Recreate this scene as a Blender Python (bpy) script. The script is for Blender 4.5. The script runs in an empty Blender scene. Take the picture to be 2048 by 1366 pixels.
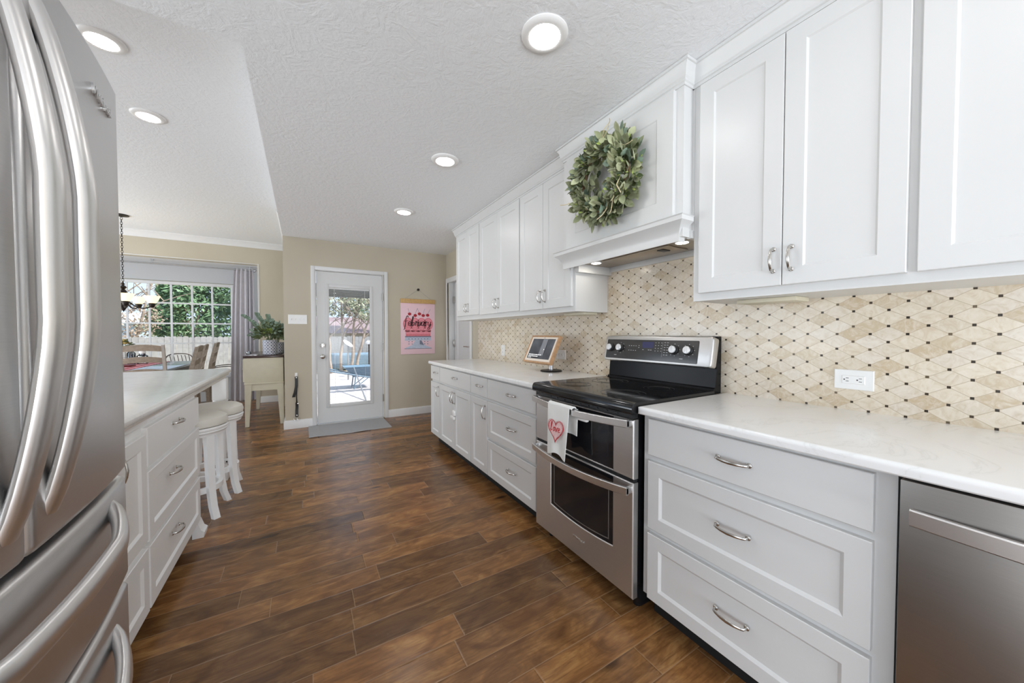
import bpy, bmesh, math, random
from mathutils import Vector, Matrix
random.seed(7)
PI = math.pi
S = bpy.context.scene
COL = S.collection

# ------------------------------------------------------------------ camera
F_PX = 701.0
cam_d = bpy.data.cameras.new('camera')
cam_d.sensor_width = 36.0
cam_d.sensor_fit = 'HORIZONTAL'
cam_d.lens = 36.0 * F_PX / 2048.0
cam_d.clip_start = 0.02
cam_d.clip_end = 300
cam = bpy.data.objects.new('camera', cam_d)
COL.objects.link(cam)
cam.location = (0, 0, 1.205)
cam.rotation_euler = (math.radians(90 - 1.3075), 0, math.radians(-30.8))
S.camera = cam

# ------------------------------------------------------------------ view, world, sun
S.view_settings.view_transform = 'Standard'
S.view_settings.look = 'None'
S.view_settings.gamma = 1
S.view_settings.use_curve_mapping = False
S.view_settings.exposure = .97
S.cycles.sample_clamp_indirect = 6.0
S.cycles.max_bounces = 10
S.cycles.diffuse_bounces = 6
S.cycles.transparent_max_bounces = 24
S.cycles.caustics_reflective = False
S.cycles.caustics_refractive = False

W = bpy.data.worlds.new('sky')
S.world = W
W.use_nodes = True
wn = W.node_tree
wn.nodes.clear()
wo = wn.nodes.new('ShaderNodeOutputWorld')
wb = wn.nodes.new('ShaderNodeBackground')
wb.inputs['Color'].default_value = (.37, .47, .61, 1)      # even, slightly hazy blue sky
wb.inputs['Strength'].default_value = 1.2
wn.links.new(wb.outputs[0], wo.inputs['Surface'])

sun_d = bpy.data.lights.new('sun', 'SUN')
sun_d.energy = 4.6
sun_d.angle = math.radians(3)
sun_d.color = (1, .96, .9)
sun = bpy.data.objects.new('sun', sun_d)
COL.objects.link(sun)
sun.rotation_euler = Vector((-.55, .30, -.78)).to_track_quat('-Z', 'Y').to_euler()

FILL_TILT = math.radians(42)   # added fill lights lean upwards to brighten the ceiling
FILL_OUT = .75
FILL_LEFT = (.68, .30, .70)
FILL_FRONT = (.10, .60, 1.15)
FILL_L = 6.0      # radiance of the added fill lights outside the made-up windows
CAN_L = 30.0     # radiance of a recessed light lens
HOOD_L = 18.0

# ------------------------------------------------------------------ node helper
class NT:
    def __init__(self, name):
        self.m = bpy.data.materials.new(name)
        self.m.use_nodes = True
        self.t = self.m.node_tree
        self.t.nodes.clear()
        self.out = self.t.nodes.new('ShaderNodeOutputMaterial')
    def n(self, typ, **kw):
        nd = self.t.nodes.new(typ)
        for k, v in kw.items():
            if k.startswith('i_'):
                nd.inputs[k[2:].replace('_', ' ')].default_value = v
            else:
                setattr(nd, k, v)
        return nd
    def l(self, a, b):
        self.t.links.new(a, b)
    def put(self, sock, v):
        if isinstance(v, bpy.types.NodeSocket):
            self.l(v, sock)
        else:
            sock.default_value = v
    def math(self, op, a, b=0.0, c=0.0, clamp=False):
        nd = self.n('ShaderNodeMath', operation=op)
        nd.use_clamp = clamp
        self.put(nd.inputs[0], a); self.put(nd.inputs[1], b); self.put(nd.inputs[2], c)
        return nd.outputs[0]
    def xyz(self, v):
        nd = self.n('ShaderNodeSeparateXYZ'); self.l(v, nd.inputs[0]); return nd.outputs
    def comb(self, x, y, z):
        nd = self.n('ShaderNodeCombineXYZ')
        self.put(nd.inputs[0], x); self.put(nd.inputs[1], y); self.put(nd.inputs[2], z)
        return nd.outputs[0]
    def noise(self, vec, scale, detail=4, rough=.5, dist=0.0, typ=None):
        nd = self.n('ShaderNodeTexNoise')
        if vec is not None: self.l(vec, nd.inputs['Vector'])
        nd.inputs['Scale'].default_value = scale
        nd.inputs['Detail'].default_value = detail
        nd.inputs['Roughness'].default_value = rough
        nd.inputs['Distortion'].default_value = dist
        return nd.outputs['Fac'] if 'Fac' in nd.outputs else nd.outputs[0]
    def white(self, vec):
        nd = self.n('ShaderNodeTexWhiteNoise', noise_dimensions='3D')
        self.l(vec, nd.inputs['Vector']); return nd.outputs
    def ramp(self, fac, stops, interp='LINEAR'):
        nd = self.n('ShaderNodeValToRGB')
        e = nd.color_ramp.elements
        while len(e) < len(stops): e.new(.5)
        for el, (p, c) in zip(e, stops):
            el.position = p
            el.color = (c[0], c[1], c[2], 1) if not isinstance(c, float) else (c, c, c, 1)
        nd.color_ramp.interpolation = interp
        self.l(fac, nd.inputs[0]); return nd.outputs[0]
    def mix(self, fac, a, b, typ='MIX'):
        nd = self.n('ShaderNodeMix', data_type='RGBA', blend_type=typ)
        self.put(nd.inputs[0], fac)
        for s, v in ((nd.inputs[6], a), (nd.inputs[7], b)):
            self.put(s, (v[0], v[1], v[2], 1) if isinstance(v, tuple) else v)
        return nd.outputs[2]
    def bump(self, h, strength=.2, dist=.01, normal=None):
        nd = self.n('ShaderNodeBump')
        nd.inputs['Strength'].default_value = strength
        nd.inputs['Distance'].default_value = dist
        self.l(h, nd.inputs['Height'])
        if normal is not None: self.l(normal, nd.inputs['Normal'])
        return nd.outputs[0]
    def pos(self):
        return self.n('ShaderNodeNewGeometry').outputs['Position']
    def obj(self):
        return self.n('ShaderNodeTexCoord').outputs['Object']
    def pr(self, color, rough=.5, metal=0.0, normal=None, spec=None, coat=None, emis=None, estr=0.0, sheen=None, trans=None, aniso=None):
        p = self.n('ShaderNodeBsdfPrincipled')
        self.put(p.inputs['Base Color'], (color[0], color[1], color[2], 1) if isinstance(color, tuple) else color)
        self.put(p.inputs['Roughness'], rough)
        self.put(p.inputs['Metallic'], metal)
        if normal is not None: self.l(normal, p.inputs['Normal'])
        if spec is not None: p.inputs['Specular IOR Level'].default_value = spec
        if coat is not None:
            p.inputs['Coat Weight'].default_value = coat[0]; p.inputs['Coat Roughness'].default_value = coat[1]
        if emis is not None:
            p.inputs['Emission Color'].default_value = (*emis, 1); p.inputs['Emission Strength'].default_value = estr
        if sheen is not None: p.inputs['Sheen Weight'].default_value = sheen
        if trans is not None: p.inputs['Transmission Weight'].default_value = trans
        if aniso is not None: p.inputs['Anisotropic'].default_value = aniso
        self.l(p.outputs[0], self.out.inputs[0])
        return p

def lin(r, g, b):
    f = lambda c: (c / 12.92 if c <= .04045 else ((c + .055) / 1.055) ** 2.4)
    return (f(r / 255), f(g / 255), f(b / 255))

M = {}
def simple(name, col, rough=.5, metal=0.0, var=.06, scale=18, bump=0.0, bscale=200, bdist=.002, **kw):
    t = NT(name)
    o = t.obj()
    nz = t.noise(o, scale, 4)
    d = tuple(max(0, c * (1 - var)) for c in col); u = tuple(min(1, c * (1 + var)) for c in col)
    c = t.ramp(nz, [(.3, d), (.7, u)])
    nm = None
    if bump: nm = t.bump(t.noise(o, bscale, 3), bump, bdist)
    t.pr(c, rough, metal, nm, **kw)
    M[name] = t.m
    return t.m

def emit(name, col, strength):
    t = NT(name)
    e = t.n('ShaderNodeEmission')
    e.inputs[0].default_value = (*col, 1); e.inputs[1].default_value = strength
    t.l(e.outputs[0], t.out.inputs[0]); M[name] = t.m

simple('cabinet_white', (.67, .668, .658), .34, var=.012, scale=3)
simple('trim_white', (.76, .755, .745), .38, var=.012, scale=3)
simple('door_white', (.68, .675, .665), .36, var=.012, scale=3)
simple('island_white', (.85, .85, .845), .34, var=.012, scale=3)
simple('plastic_white', (.85, .84, .82), .3, var=.01)
simple('black_gap', (.006, .006, .006), .7)
simple('chrome', (.62, .60, .57), .16, 1.0, var=.04)
simple('nickel', (.55, .53, .50), .26, 1.0, var=.05)
simple('black_enamel', (.008, .008, .009), .09, var=.1, spec=.4)
simple('black_plastic', (.018, .018, .019), .4)
simple('black_leather', (.012, .010, .009), .45, bump=.2)
simple('brass_dark', (.05, .04, .03), .4, .8)
simple('iron_bronze', (.035, .028, .024), .42, .7, var=.3)
simple('wall_beige_plain', lin(190, 178, 155), .75, var=.02, bump=.08, bscale=140, bdist=.002)
simple('hutch_cream', lin(205, 198, 176), .45, var=.03)
simple('hutch_top', (.045, .018, .014), .22, var=.25, scale=30)
simple('chair_taupe', lin(168, 150, 132), .5, var=.16, scale=26)
simple('chair_taupe_lit', lin(188, 178, 168), .5, var=.08, scale=26)  # chair taupe lightened to carry the light falling on the posts
simple('chair_weathered', lin(150, 136, 120), .55, var=.22, scale=40)
simple('table_sky_sheen', lin(158, 170, 184), .16, var=.06)  # bluish sky reflection is put into this base colour
simple('table_apron', lin(120, 112, 105), .5, var=.1)
simple('stool_fabric', lin(222, 219, 210), .6, var=.02, bump=.15, bscale=600, bdist=.001)
simple('curtain_gray', lin(200, 196, 200), .8, var=.04, bump=.15, bscale=400, bdist=.001, sheen=.2)
simple('rod_silver', (.5, .5, .5), .3, .9)
simple('kraft_wood', lin(200, 160, 100), .5, var=.12, scale=40)
simple('paper_pink', lin(240, 205, 212), .7, var=.015)
simple('ink_dark', lin(75, 48, 50), .7)
simple('ink_red', lin(175, 40, 52), .7, var=.15, scale=60)
simple('ink_pink', lin(238, 150, 160), .7, var=.1, scale=60)
simple('ink_rose', lin(222, 122, 132), .7, var=.1, scale=60)
simple('ink_blue', lin(190, 198, 214), .7, var=.1, scale=60)
simple('ink_slate', lin(120, 124, 142), .7, var=.1, scale=60)
simple('towel_white', lin(238, 238, 234), .9, var=.02, bump=.4, bscale=700, bdist=.002, sheen=.2)
simple('towel_pink', lin(238, 200, 200), .9, var=.12, scale=90)
simple('towel_red', lin(200, 40, 50), .9, var=.12, scale=90)
simple('tablet_wood', lin(190, 150, 112), .45, var=.15, scale=60)
simple('tablet_mat', lin(238, 226, 212), .5, var=.01)
simple('leaf_sage', lin(146, 152, 116), .6, var=.32, scale=14, sheen=.2)
simple('leaf_pale', lin(188, 192, 154), .6, var=.2, scale=14, sheen=.2)
simple('leaf_deep', lin(96, 108, 70), .55, var=.35, scale=14)
simple('leaf_lime', lin(172, 190, 104), .55, var=.25, scale=14)
simple('leaf_blue', lin(136, 156, 138), .6, var=.25, scale=14)
simple('twig', lin(130, 105, 75), .7, var=.2)
simple('twig_pale', lin(210, 196, 160), .7, var=.1)
simple('fence_gray', lin(152, 151, 150), .8, var=.14, scale=9)
simple('bark_gray', lin(150, 136, 122), .85, var=.2, scale=9)
simple('tree_green', lin(98, 128, 92), .6, var=.4, scale=1.3)
simple('tree_olive', lin(142, 146, 122), .6, var=.35, scale=1.3)
simple('tree_dry', lin(140, 124, 108), .7, var=.3, scale=1.6)
simple('house_blue', lin(160, 178, 198), .8, var=.05)
simple('roof_plum', lin(128, 112, 116), .8, var=.12, scale=7)
simple('roof_light', lin(225, 226, 230), .8, var=.04)
simple('tarp_blue', lin(104, 128, 146), .5, var=.15, scale=3)
simple('barrow_blue', lin(96, 122, 142), .4, var=.1)
simple('dish_white', lin(235, 236, 238), .4, var=.02)
simple('porch_dark', lin(70, 72, 70), .7, var=.05)
simple('hose_metal', (.35, .35, .35), .35, .8)
simple('yard_grass', lin(176, 166, 140), .95, var=.2, scale=2.5)
simple('runner_base', lin(196, 90, 104), .9, var=.1)
simple('basket_white', lin(232, 228, 220), .6, var=.04)
simple('basket_wire', lin(120, 118, 112), .5, .5)
simple('flower_cream', lin(240, 226, 190), .7, var=.08)
simple('flower_yellow', lin(226, 196, 120), .7, var=.1)
simple('tray_red', lin(110, 30, 34), .4)
simple('candle_cream', lin(238, 226, 200), .5)
simple('silver_tray', (.7, .7, .72), .12, 1.0, var=.03)
simple('rubber_black', (.012, .012, .012), .6)
simple('hood_steel', (.42, .37, .31), .34, 1.0, var=.05)
simple('knob_silver', (.78, .78, .78), .28, .5, var=.03)
simple('display_black', (.01, .01, .012), .08, var=.1)
simple('print_gray', lin(190, 190, 190), .6)
simple('screen_text', (.5, .5, .5), .5, emis=(.9, .9, .9), estr=.5)
simple('display_blue', (.01, .01, .04), .2, emis=(.06, .06, .30), estr=.07)
emit('can_glow', (1, .985, .965), CAN_L)
emit('hood_glow', (1, .93, .82), HOOD_L)
emit('bulb_glow', (1, .78, .45), 9.0)

def mk_glass(name, tint=(1, 1, 1), refl=.6):
    t = NT(name)
    tr = t.n('ShaderNodeBsdfTransparent'); tr.inputs[0].default_value = (*tint, 1)
    gl = t.n('ShaderNodeBsdfGlossy'); gl.inputs['Roughness'].default_value = .02
    fr = t.n('ShaderNodeFresnel'); fr.inputs[0].default_value = 1.45
    mx = t.n('ShaderNodeMixShader')
    t.l(t.math('MULTIPLY', fr.outputs[0], refl), mx.inputs[0])
    t.l(tr.outputs[0], mx.inputs[1]); t.l(gl.outputs[0], mx.inputs[2])
    t.l(mx.outputs[0], t.out.inputs[0]); M[name] = t.m
mk_glass('glass_clear', refl=.22)
mk_glass('glass_smoke', (.16, .16, .16), 1.0)
mk_glass('glass_jar', (.90, .92, .92), 1.0)

def mk_shade():
    t = NT('shade_cream')
    d = t.pr((.85, .72, .45), .4, emis=(1, .80, .46), estr=.75)
    M['shade_cream'] = t.m
mk_shade()

def mk_steel(name, col, rough, axis, bscale=900):
    t = NT(name)
    o = t.xyz(t.obj())
    k = [1.0, 1.0, 1.0]; k[axis] = .012
    v = t.comb(t.math('MULTIPLY', o[0], k[0]), t.math('MULTIPLY', o[1], k[1]), t.math('MULTIPLY', o[2], k[2]))
    nz = t.noise(v, bscale, 3, .6)
    big = t.noise(t.obj(), 2.2, 3)
    c = t.mix(nz, tuple(x * .88 for x in col), tuple(min(1, x * 1.08) for x in col))
    c = t.mix(t.math('MULTIPLY', big, .22), c, tuple(x * .72 for x in col))
    r = t.math('ADD', t.math('MULTIPLY', nz, .10), rough - .05)
    t.pr(c, r, 1.0, t.bump(nz, .05, .001))
    M[name] = t.m
mk_steel('steel_horizontal', (.68, .67, .66), .40, 1)
mk_steel('steel_fridge', (.66, .65, .645), .33, 1)
simple('steel_handle', (.74, .73, .72), .34, 1.0, var=.02)
simple('steel_bar', (.78, .77, .765), .32, 1.0, var=.02)
simple('black_satin', (.008, .008, .009), .22, var=.1, spec=.12)
mk_steel('steel_dark', (.38, .36, .34), .36, 1)

def mk_counter():
    t = NT('quartz')
    p = t.pos()
    w = t.noise(p, 2.2, 6, .6, 1.8)
    vein = t.math('ABSOLUTE', t.math('SUBTRACT', w, .5))
    vein = t.ramp(vein, [(0.0, (.74, .735, .72)), (.010, (.80, .795, .785)), (.05, (.82, .815, .805))])
    blot = t.noise(p, 5, 4)
    c = t.mix(t.math('MULTIPLY', blot, .06), vein, (.78, .77, .75))
    t.pr(c, .22, 0, coat=(.15, .1))
    M['quartz'] = t.m
mk_counter()

def mk_tile():
    t = NT('diamond_mosaic')
    p = t.xyz(t.pos())
    A, Bh = .0480, .0592       # half tile length, tile height
    y = t.math('DIVIDE', t.math('ADD', p[1], 10.0 - .319), 2 * A)
    z = t.math('DIVIDE', t.math('ADD', p[2], 10.0 - 1.2868), Bh)
    u = t.math('ADD', y, z); v = t.math('SUBTRACT', z, y)
    fu = t.math('FRACT', t.math('ADD', u, 100)); fv = t.math('FRACT', t.math('ADD', v, 1000))
    cu = t.math('FLOOR', u); cv = t.math('FLOOR', v)
    rnd = t.white(t.comb(cu, cv, 3.0))
    # distance to grout lines
    du = t.math('MINIMUM', fu, t.math('SUBTRACT', 1, fu))
    dv = t.math('MINIMUM', fv, t.math('SUBTRACT', 1, fv))
    gr = t.math('LESS_THAN', t.math('MINIMUM', du, dv), .018)
    # square dots at lattice points: back to metric offsets from nearest corner
    su = t.math('SUBTRACT', fu, t.math('ROUND', fu)); sv = t.math('SUBTRACT', fv, t.math('ROUND', fv))
    oz = t.math('ABSOLUTE', t.math('MULTIPLY', t.math('ADD', su, sv), Bh / 2))
    oy = t.math('ABSOLUTE', t.math('MULTIPLY', t.math('SUBTRACT', su, sv), A))
    dot = t.math('LESS_THAN', t.math('MAXIMUM', oz, oy), .0043)
    dring = t.math('LESS_THAN', t.math('MAXIMUM', oz, oy), .0053)
    P = t.pos()
    seed = t.comb(t.math('MULTIPLY', rnd[0], 40), t.math('MULTIPLY', rnd[0], 17), t.math('MULTIPLY', rnd[0], 29))
    addv = t.n('ShaderNodeVectorMath', operation='ADD'); t.l(P, addv.inputs[0]); t.l(seed, addv.inputs[1])
    mar = t.noise(addv.outputs[0], 26, 6, .62, 2.2)
    fine = t.noise(addv.outputs[0], 90, 4, .6, .5)
    base = t.ramp(rnd[0], [(0, lin(226, 214, 195)), (.3, lin(218, 204, 183)), (.6, lin(223, 213, 199)), (.85, lin(206, 190, 164)), (1, lin(198, 178, 148))])
    c = t.mix(t.ramp(mar, [(.42, 0.0), (.7, .5)]), base, lin(242, 236, 225))
    c = t.mix(t.ramp(mar, [(.30, .45), (.46, 0.0)]), c, lin(200, 180, 152))
    c = t.mix(t.math('MULTIPLY', fine, .18), c, lin(196, 178, 152))
    c = t.mix(gr, c, lin(192, 176, 152))
    dc = t.ramp(t.white(t.comb(t.math('ROUND', u), t.math('ROUND', v), 7.0))[0], [(0, lin(44, 36, 28)), (.6, lin(62, 50, 38)), (1, lin(112, 98, 78))])
    c = t.mix(dring, c, lin(206, 190, 164))
    c = t.mix(dot, c, dc)
    hgt = t.math('SUBTRACT', 1.0, t.math('MAXIMUM', gr, t.math('SUBTRACT', dring, dot)))
    tl = t.math('MULTIPLY', rnd[0], .25)
    nm = t.bump(t.math('ADD', hgt, tl), .25, .0015)
    t.pr(c, t.math('ADD', .14, t.math('MULTIPLY', mar, .12)), 0, nm, spec=.5)
    M['diamond_mosaic'] = t.m
mk_tile()

def mk_floor():
    t = NT('scraped_wood')
    p = t.xyz(t.pos())
    PW, PL = .127, 1.05
    row = t.math('FLOOR', t.math('DIVIDE', t.math('ADD', p[1], 20.06), PW))
    rr = t.white(t.comb(row, 1.0, 2.0))[0]
    xx = t.math('DIVIDE', t.math('ADD', t.math('ADD', p[0], 30), t.math('MULTIPLY', rr, 3.7)), PL)
    colm = t.math('FLOOR', xx)
    # split some boards again so lengths vary
    r2 = t.white(t.comb(row, colm, 5.0))[0]
    half = t.math('GREATER_THAN', t.math('FRACT', xx), t.math('ADD', .35, t.math('MULTIPLY', r2, .3)))
    cell = t.math('ADD', t.math('MULTIPLY', colm, 2), t.math('MULTIPLY', half, t.math('GREATER_THAN', r2, .45)))
    rn = t.white(t.comb(row, cell, 9.0))
    fy = t.math('FRACT', t.math('DIVIDE', t.math('ADD', p[1], 20.06), PW))
    fx = t.math('FRACT', xx)
    edgey = t.math('MULTIPLY', t.math('MINIMUM', fy, t.math('SUBTRACT', 1, fy)), PW)
    thr = t.math('ADD', .35, t.math('MULTIPLY', r2, .3))
    e1 = t.math('MINIMUM', fx, t.math('SUBTRACT', 1, fx))
    e2 = t.math('ADD', t.math('ABSOLUTE', t.math('SUBTRACT', fx, thr)), t.math('MULTIPLY', t.math('LESS_THAN', r2, .45), 1))
    edgex = t.math('MULTIPLY', t.math('MINIMUM', e1, e2), PL)
    edge = t.math('MINIMUM', edgex, edgey)
    seam = t.ramp(t.math('DIVIDE', edge, .006), [(0, 0.0), (.35, .25), (1, 1.0)])
    sh = t.math('MULTIPLY', rn[0], 37)
    gv = t.comb(t.math('ADD', t.math('MULTIPLY', p[0], .9), sh), t.math('MULTIPLY', p[1], 9), sh)
    grain = t.noise(gv, 7, 6, .6, 1.2)
    gv2 = t.comb(t.math('ADD', t.math('MULTIPLY', p[0], 1.6), sh), t.math('MULTIPLY', p[1], 3.4), sh)
    blot = t.noise(gv2, 3.0, 5, .55, 1.6)
    gv3 = t.comb(t.math('ADD', t.math('MULTIPLY', p[0], 1.0), sh), t.math('MULTIPLY', p[1], 40), sh)
    fine = t.noise(gv3, 9, 3, .6)
    c = t.ramp(blot, [(.25, (.085, .036, .014)), (.43, (.165, .076, .028)), (.58, (.25, .125, .046)), (.76, (.38, .215, .088))])
    c = t.mix(t.ramp(grain, [(.34, .62), (.56, 0.0)]), c, (.075, .030, .011))
    c = t.mix(t.math('MULTIPLY', fine, .25), c, (.33, .17, .07))
    br = t.ramp(rn[0], [(0, (.62, .60, .58)), (.4, (.95, .93, .90)), (.75, (1.25, 1.2, 1.12)), (1, (1.5, 1.42, 1.28))])
    c = t.mix(1.0, c, br, 'MULTIPLY')
    # knots
    kv = t.comb(t.math('ADD', t.math('MULTIPLY', p[0], 2.2), sh), t.math('MULTIPLY', p[1], 5.5), sh)
    vo = t.n('ShaderNodeTexVoronoi'); t.l(kv, vo.inputs['Vector']); vo.inputs['Scale'].default_value = 1.0
    kn = t.ramp(vo.outputs['Distance'], [(0, .85), (.06, .7), (.13, 0.0)])
    c = t.mix(kn, c, (.028, .011, .006))
    seam_glare = t.math('SUBTRACT', 1, t.ramp(t.math('DIVIDE', edge, .0022), [(0, 0.0), (1, 1.0)]))
    c = t.mix(t.math('MULTIPLY', seam_glare, .7), c, (.40, .27, .16))  # lighter line painted along the seams as glare on the board edges
    scr = t.noise(t.comb(t.math('ADD', t.math('MULTIPLY', p[0], 6), sh), t.math('MULTIPLY', p[1], 26), sh), 4, 3, .5, .8)
    h = t.math('ADD', t.math('MULTIPLY', seam, .8), t.math('ADD', t.math('MULTIPLY', grain, .16), t.math('MULTIPLY', scr, .30)))
    nm = t.bump(h, .35, .0035)
    rg = t.math('ADD', .17, t.math('MULTIPLY', scr, .14))
    t.pr(c, rg, 0, nm, spec=.42)
    M['scraped_wood'] = t.m
mk_floor()

def mk_ceiling():
    t = NT('ceiling_texture')
    p = t.pos()
    a = t.noise(p, 9, 5, .6, 3.2)
    b = t.noise(p, 38, 4, .6, 1.0)
    h = t.math('ADD', t.math('MULTIPLY', a, .7), t.math('MULTIPLY', b, .45))
    t.pr((.84, .85, .86), .9, 0, t.bump(h, .42, .012))
    M['ceiling_texture'] = t.m
mk_ceiling()

def mk_wall():
    t = NT('wall_beige')
    p = t.pos()
    c = t.ramp(t.noise(p, 1.5, 3), [(.3, lin(192, 182, 162)), (.7, lin(197, 188, 169))])
    t.pr(c, .7, 0, t.bump(t.noise(p, 110, 3), .07, .003))
    M['wall_beige'] = t.m
    t = NT('wall_gray')
    t.pr(lin(196, 196, 196), .7, 0, t.bump(t.noise(t.pos(), 110, 3), .07, .003))
    M['wall_gray'] = t.m
mk_wall()

def mk_mat():
    t = NT('mat_gray')
    o = t.pos()
    c = t.ramp(t.noise(o, 260, 3, .7), [(.3, lin(150, 150, 152)), (.7, lin(190, 190, 190))])
    c = t.mix(t.math('MULTIPLY', t.noise(o, 6, 3), .3), c, lin(166, 166, 170))
    t.pr(c, .95, 0, t.bump(t.noise(o, 380, 2), .5, .004))
    M['mat_gray'] = t.m
mk_mat()

def mk_patio():
    t = NT('patio_concrete')
    o = t.pos()
    c = t.ramp(t.noise(o, 14, 5, .75), [(.35, lin(140, 136, 139)), (.6, lin(190, 187, 189))])
    t.pr(c, .9)
    M['patio_concrete'] = t.m
mk_patio()

def mk_plaid():
    t = NT('plaid')
    p = t.xyz(t.pos())
    a = t.math('GREATER_THAN', t.math('FRACT', t.math('MULTIPLY', p[0], 9)), .5)
    b = t.math('GREATER_THAN', t.math('FRACT', t.math('MULTIPLY', p[1], 9)), .5)
    s = t.math('MULTIPLY', t.math('ADD', a, b), .5)
    c = t.ramp(s, [(0, lin(232, 200, 206)), (.5, lin(206, 110, 122)), (1, lin(150, 34, 52))], 'CONSTANT')
    c = t.ramp(s, [(0.1, lin(232, 200, 206)), (.5, lin(206, 110, 122)), (.9, lin(150, 34, 52))])
    t.pr(c, .9); M['plaid'] = t.m
mk_plaid()

def mk_vase():
    t = NT('vase_lattice')
    o = t.xyz(t.obj())
    ang = t.math('ARCTAN2', o[1], o[0])
    u = t.math('MULTIPLY', ang, 14 / (2 * PI)); v = t.math('MULTIPLY', o[2], 24)
    fu = t.math('SUBTRACT', t.math('FRACT', t.math('ADD', u, 50)), .5); fv = t.math('SUBTRACT', t.math('FRACT', t.math('ADD', v, 50)), .5)
    r = t.math('SQRT', t.math('ADD', t.math('MULTIPLY', fu, fu), t.math('MULTIPLY', fv, fv)))
    ring = t.math('LESS_THAN', t.math('ABSOLUTE', t.math('SUBTRACT', r, .40)), .10)
    core = t.math('LESS_THAN', r, .14)
    f = t.math('MAXIMUM', ring, core)
    t.pr(t.mix(f, lin(92, 96, 118), lin(214, 214, 220)), .3); M['vase_lattice'] = t.m
mk_vase()

def mk_screen():
    t = NT('tablet_screen')
    o = t.obj()
    nz = t.noise(o, 9, 3)
    e = t.ramp(nz, [(.3, (.012, .013, .017)), (.7, (.05, .055, .065))])
    p = t.pr((.01, .01, .012), .15)
    t.l(e, p.inputs['Emission Color']); p.inputs['Emission Strength'].default_value = .9
    M['tablet_screen'] = t.m
    simple('screen_shape', (.05, .052, .06), .2, emis=(.14, .145, .16), estr=.6)
    simple('screen_edge', (.004, .004, .005), .2)
mk_screen()

# ------------------------------------------------------------------ geometry helper
ORG = {}
def org(o):
    return ORG.get(o.name, Vector((0, 0, 0)))

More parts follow.
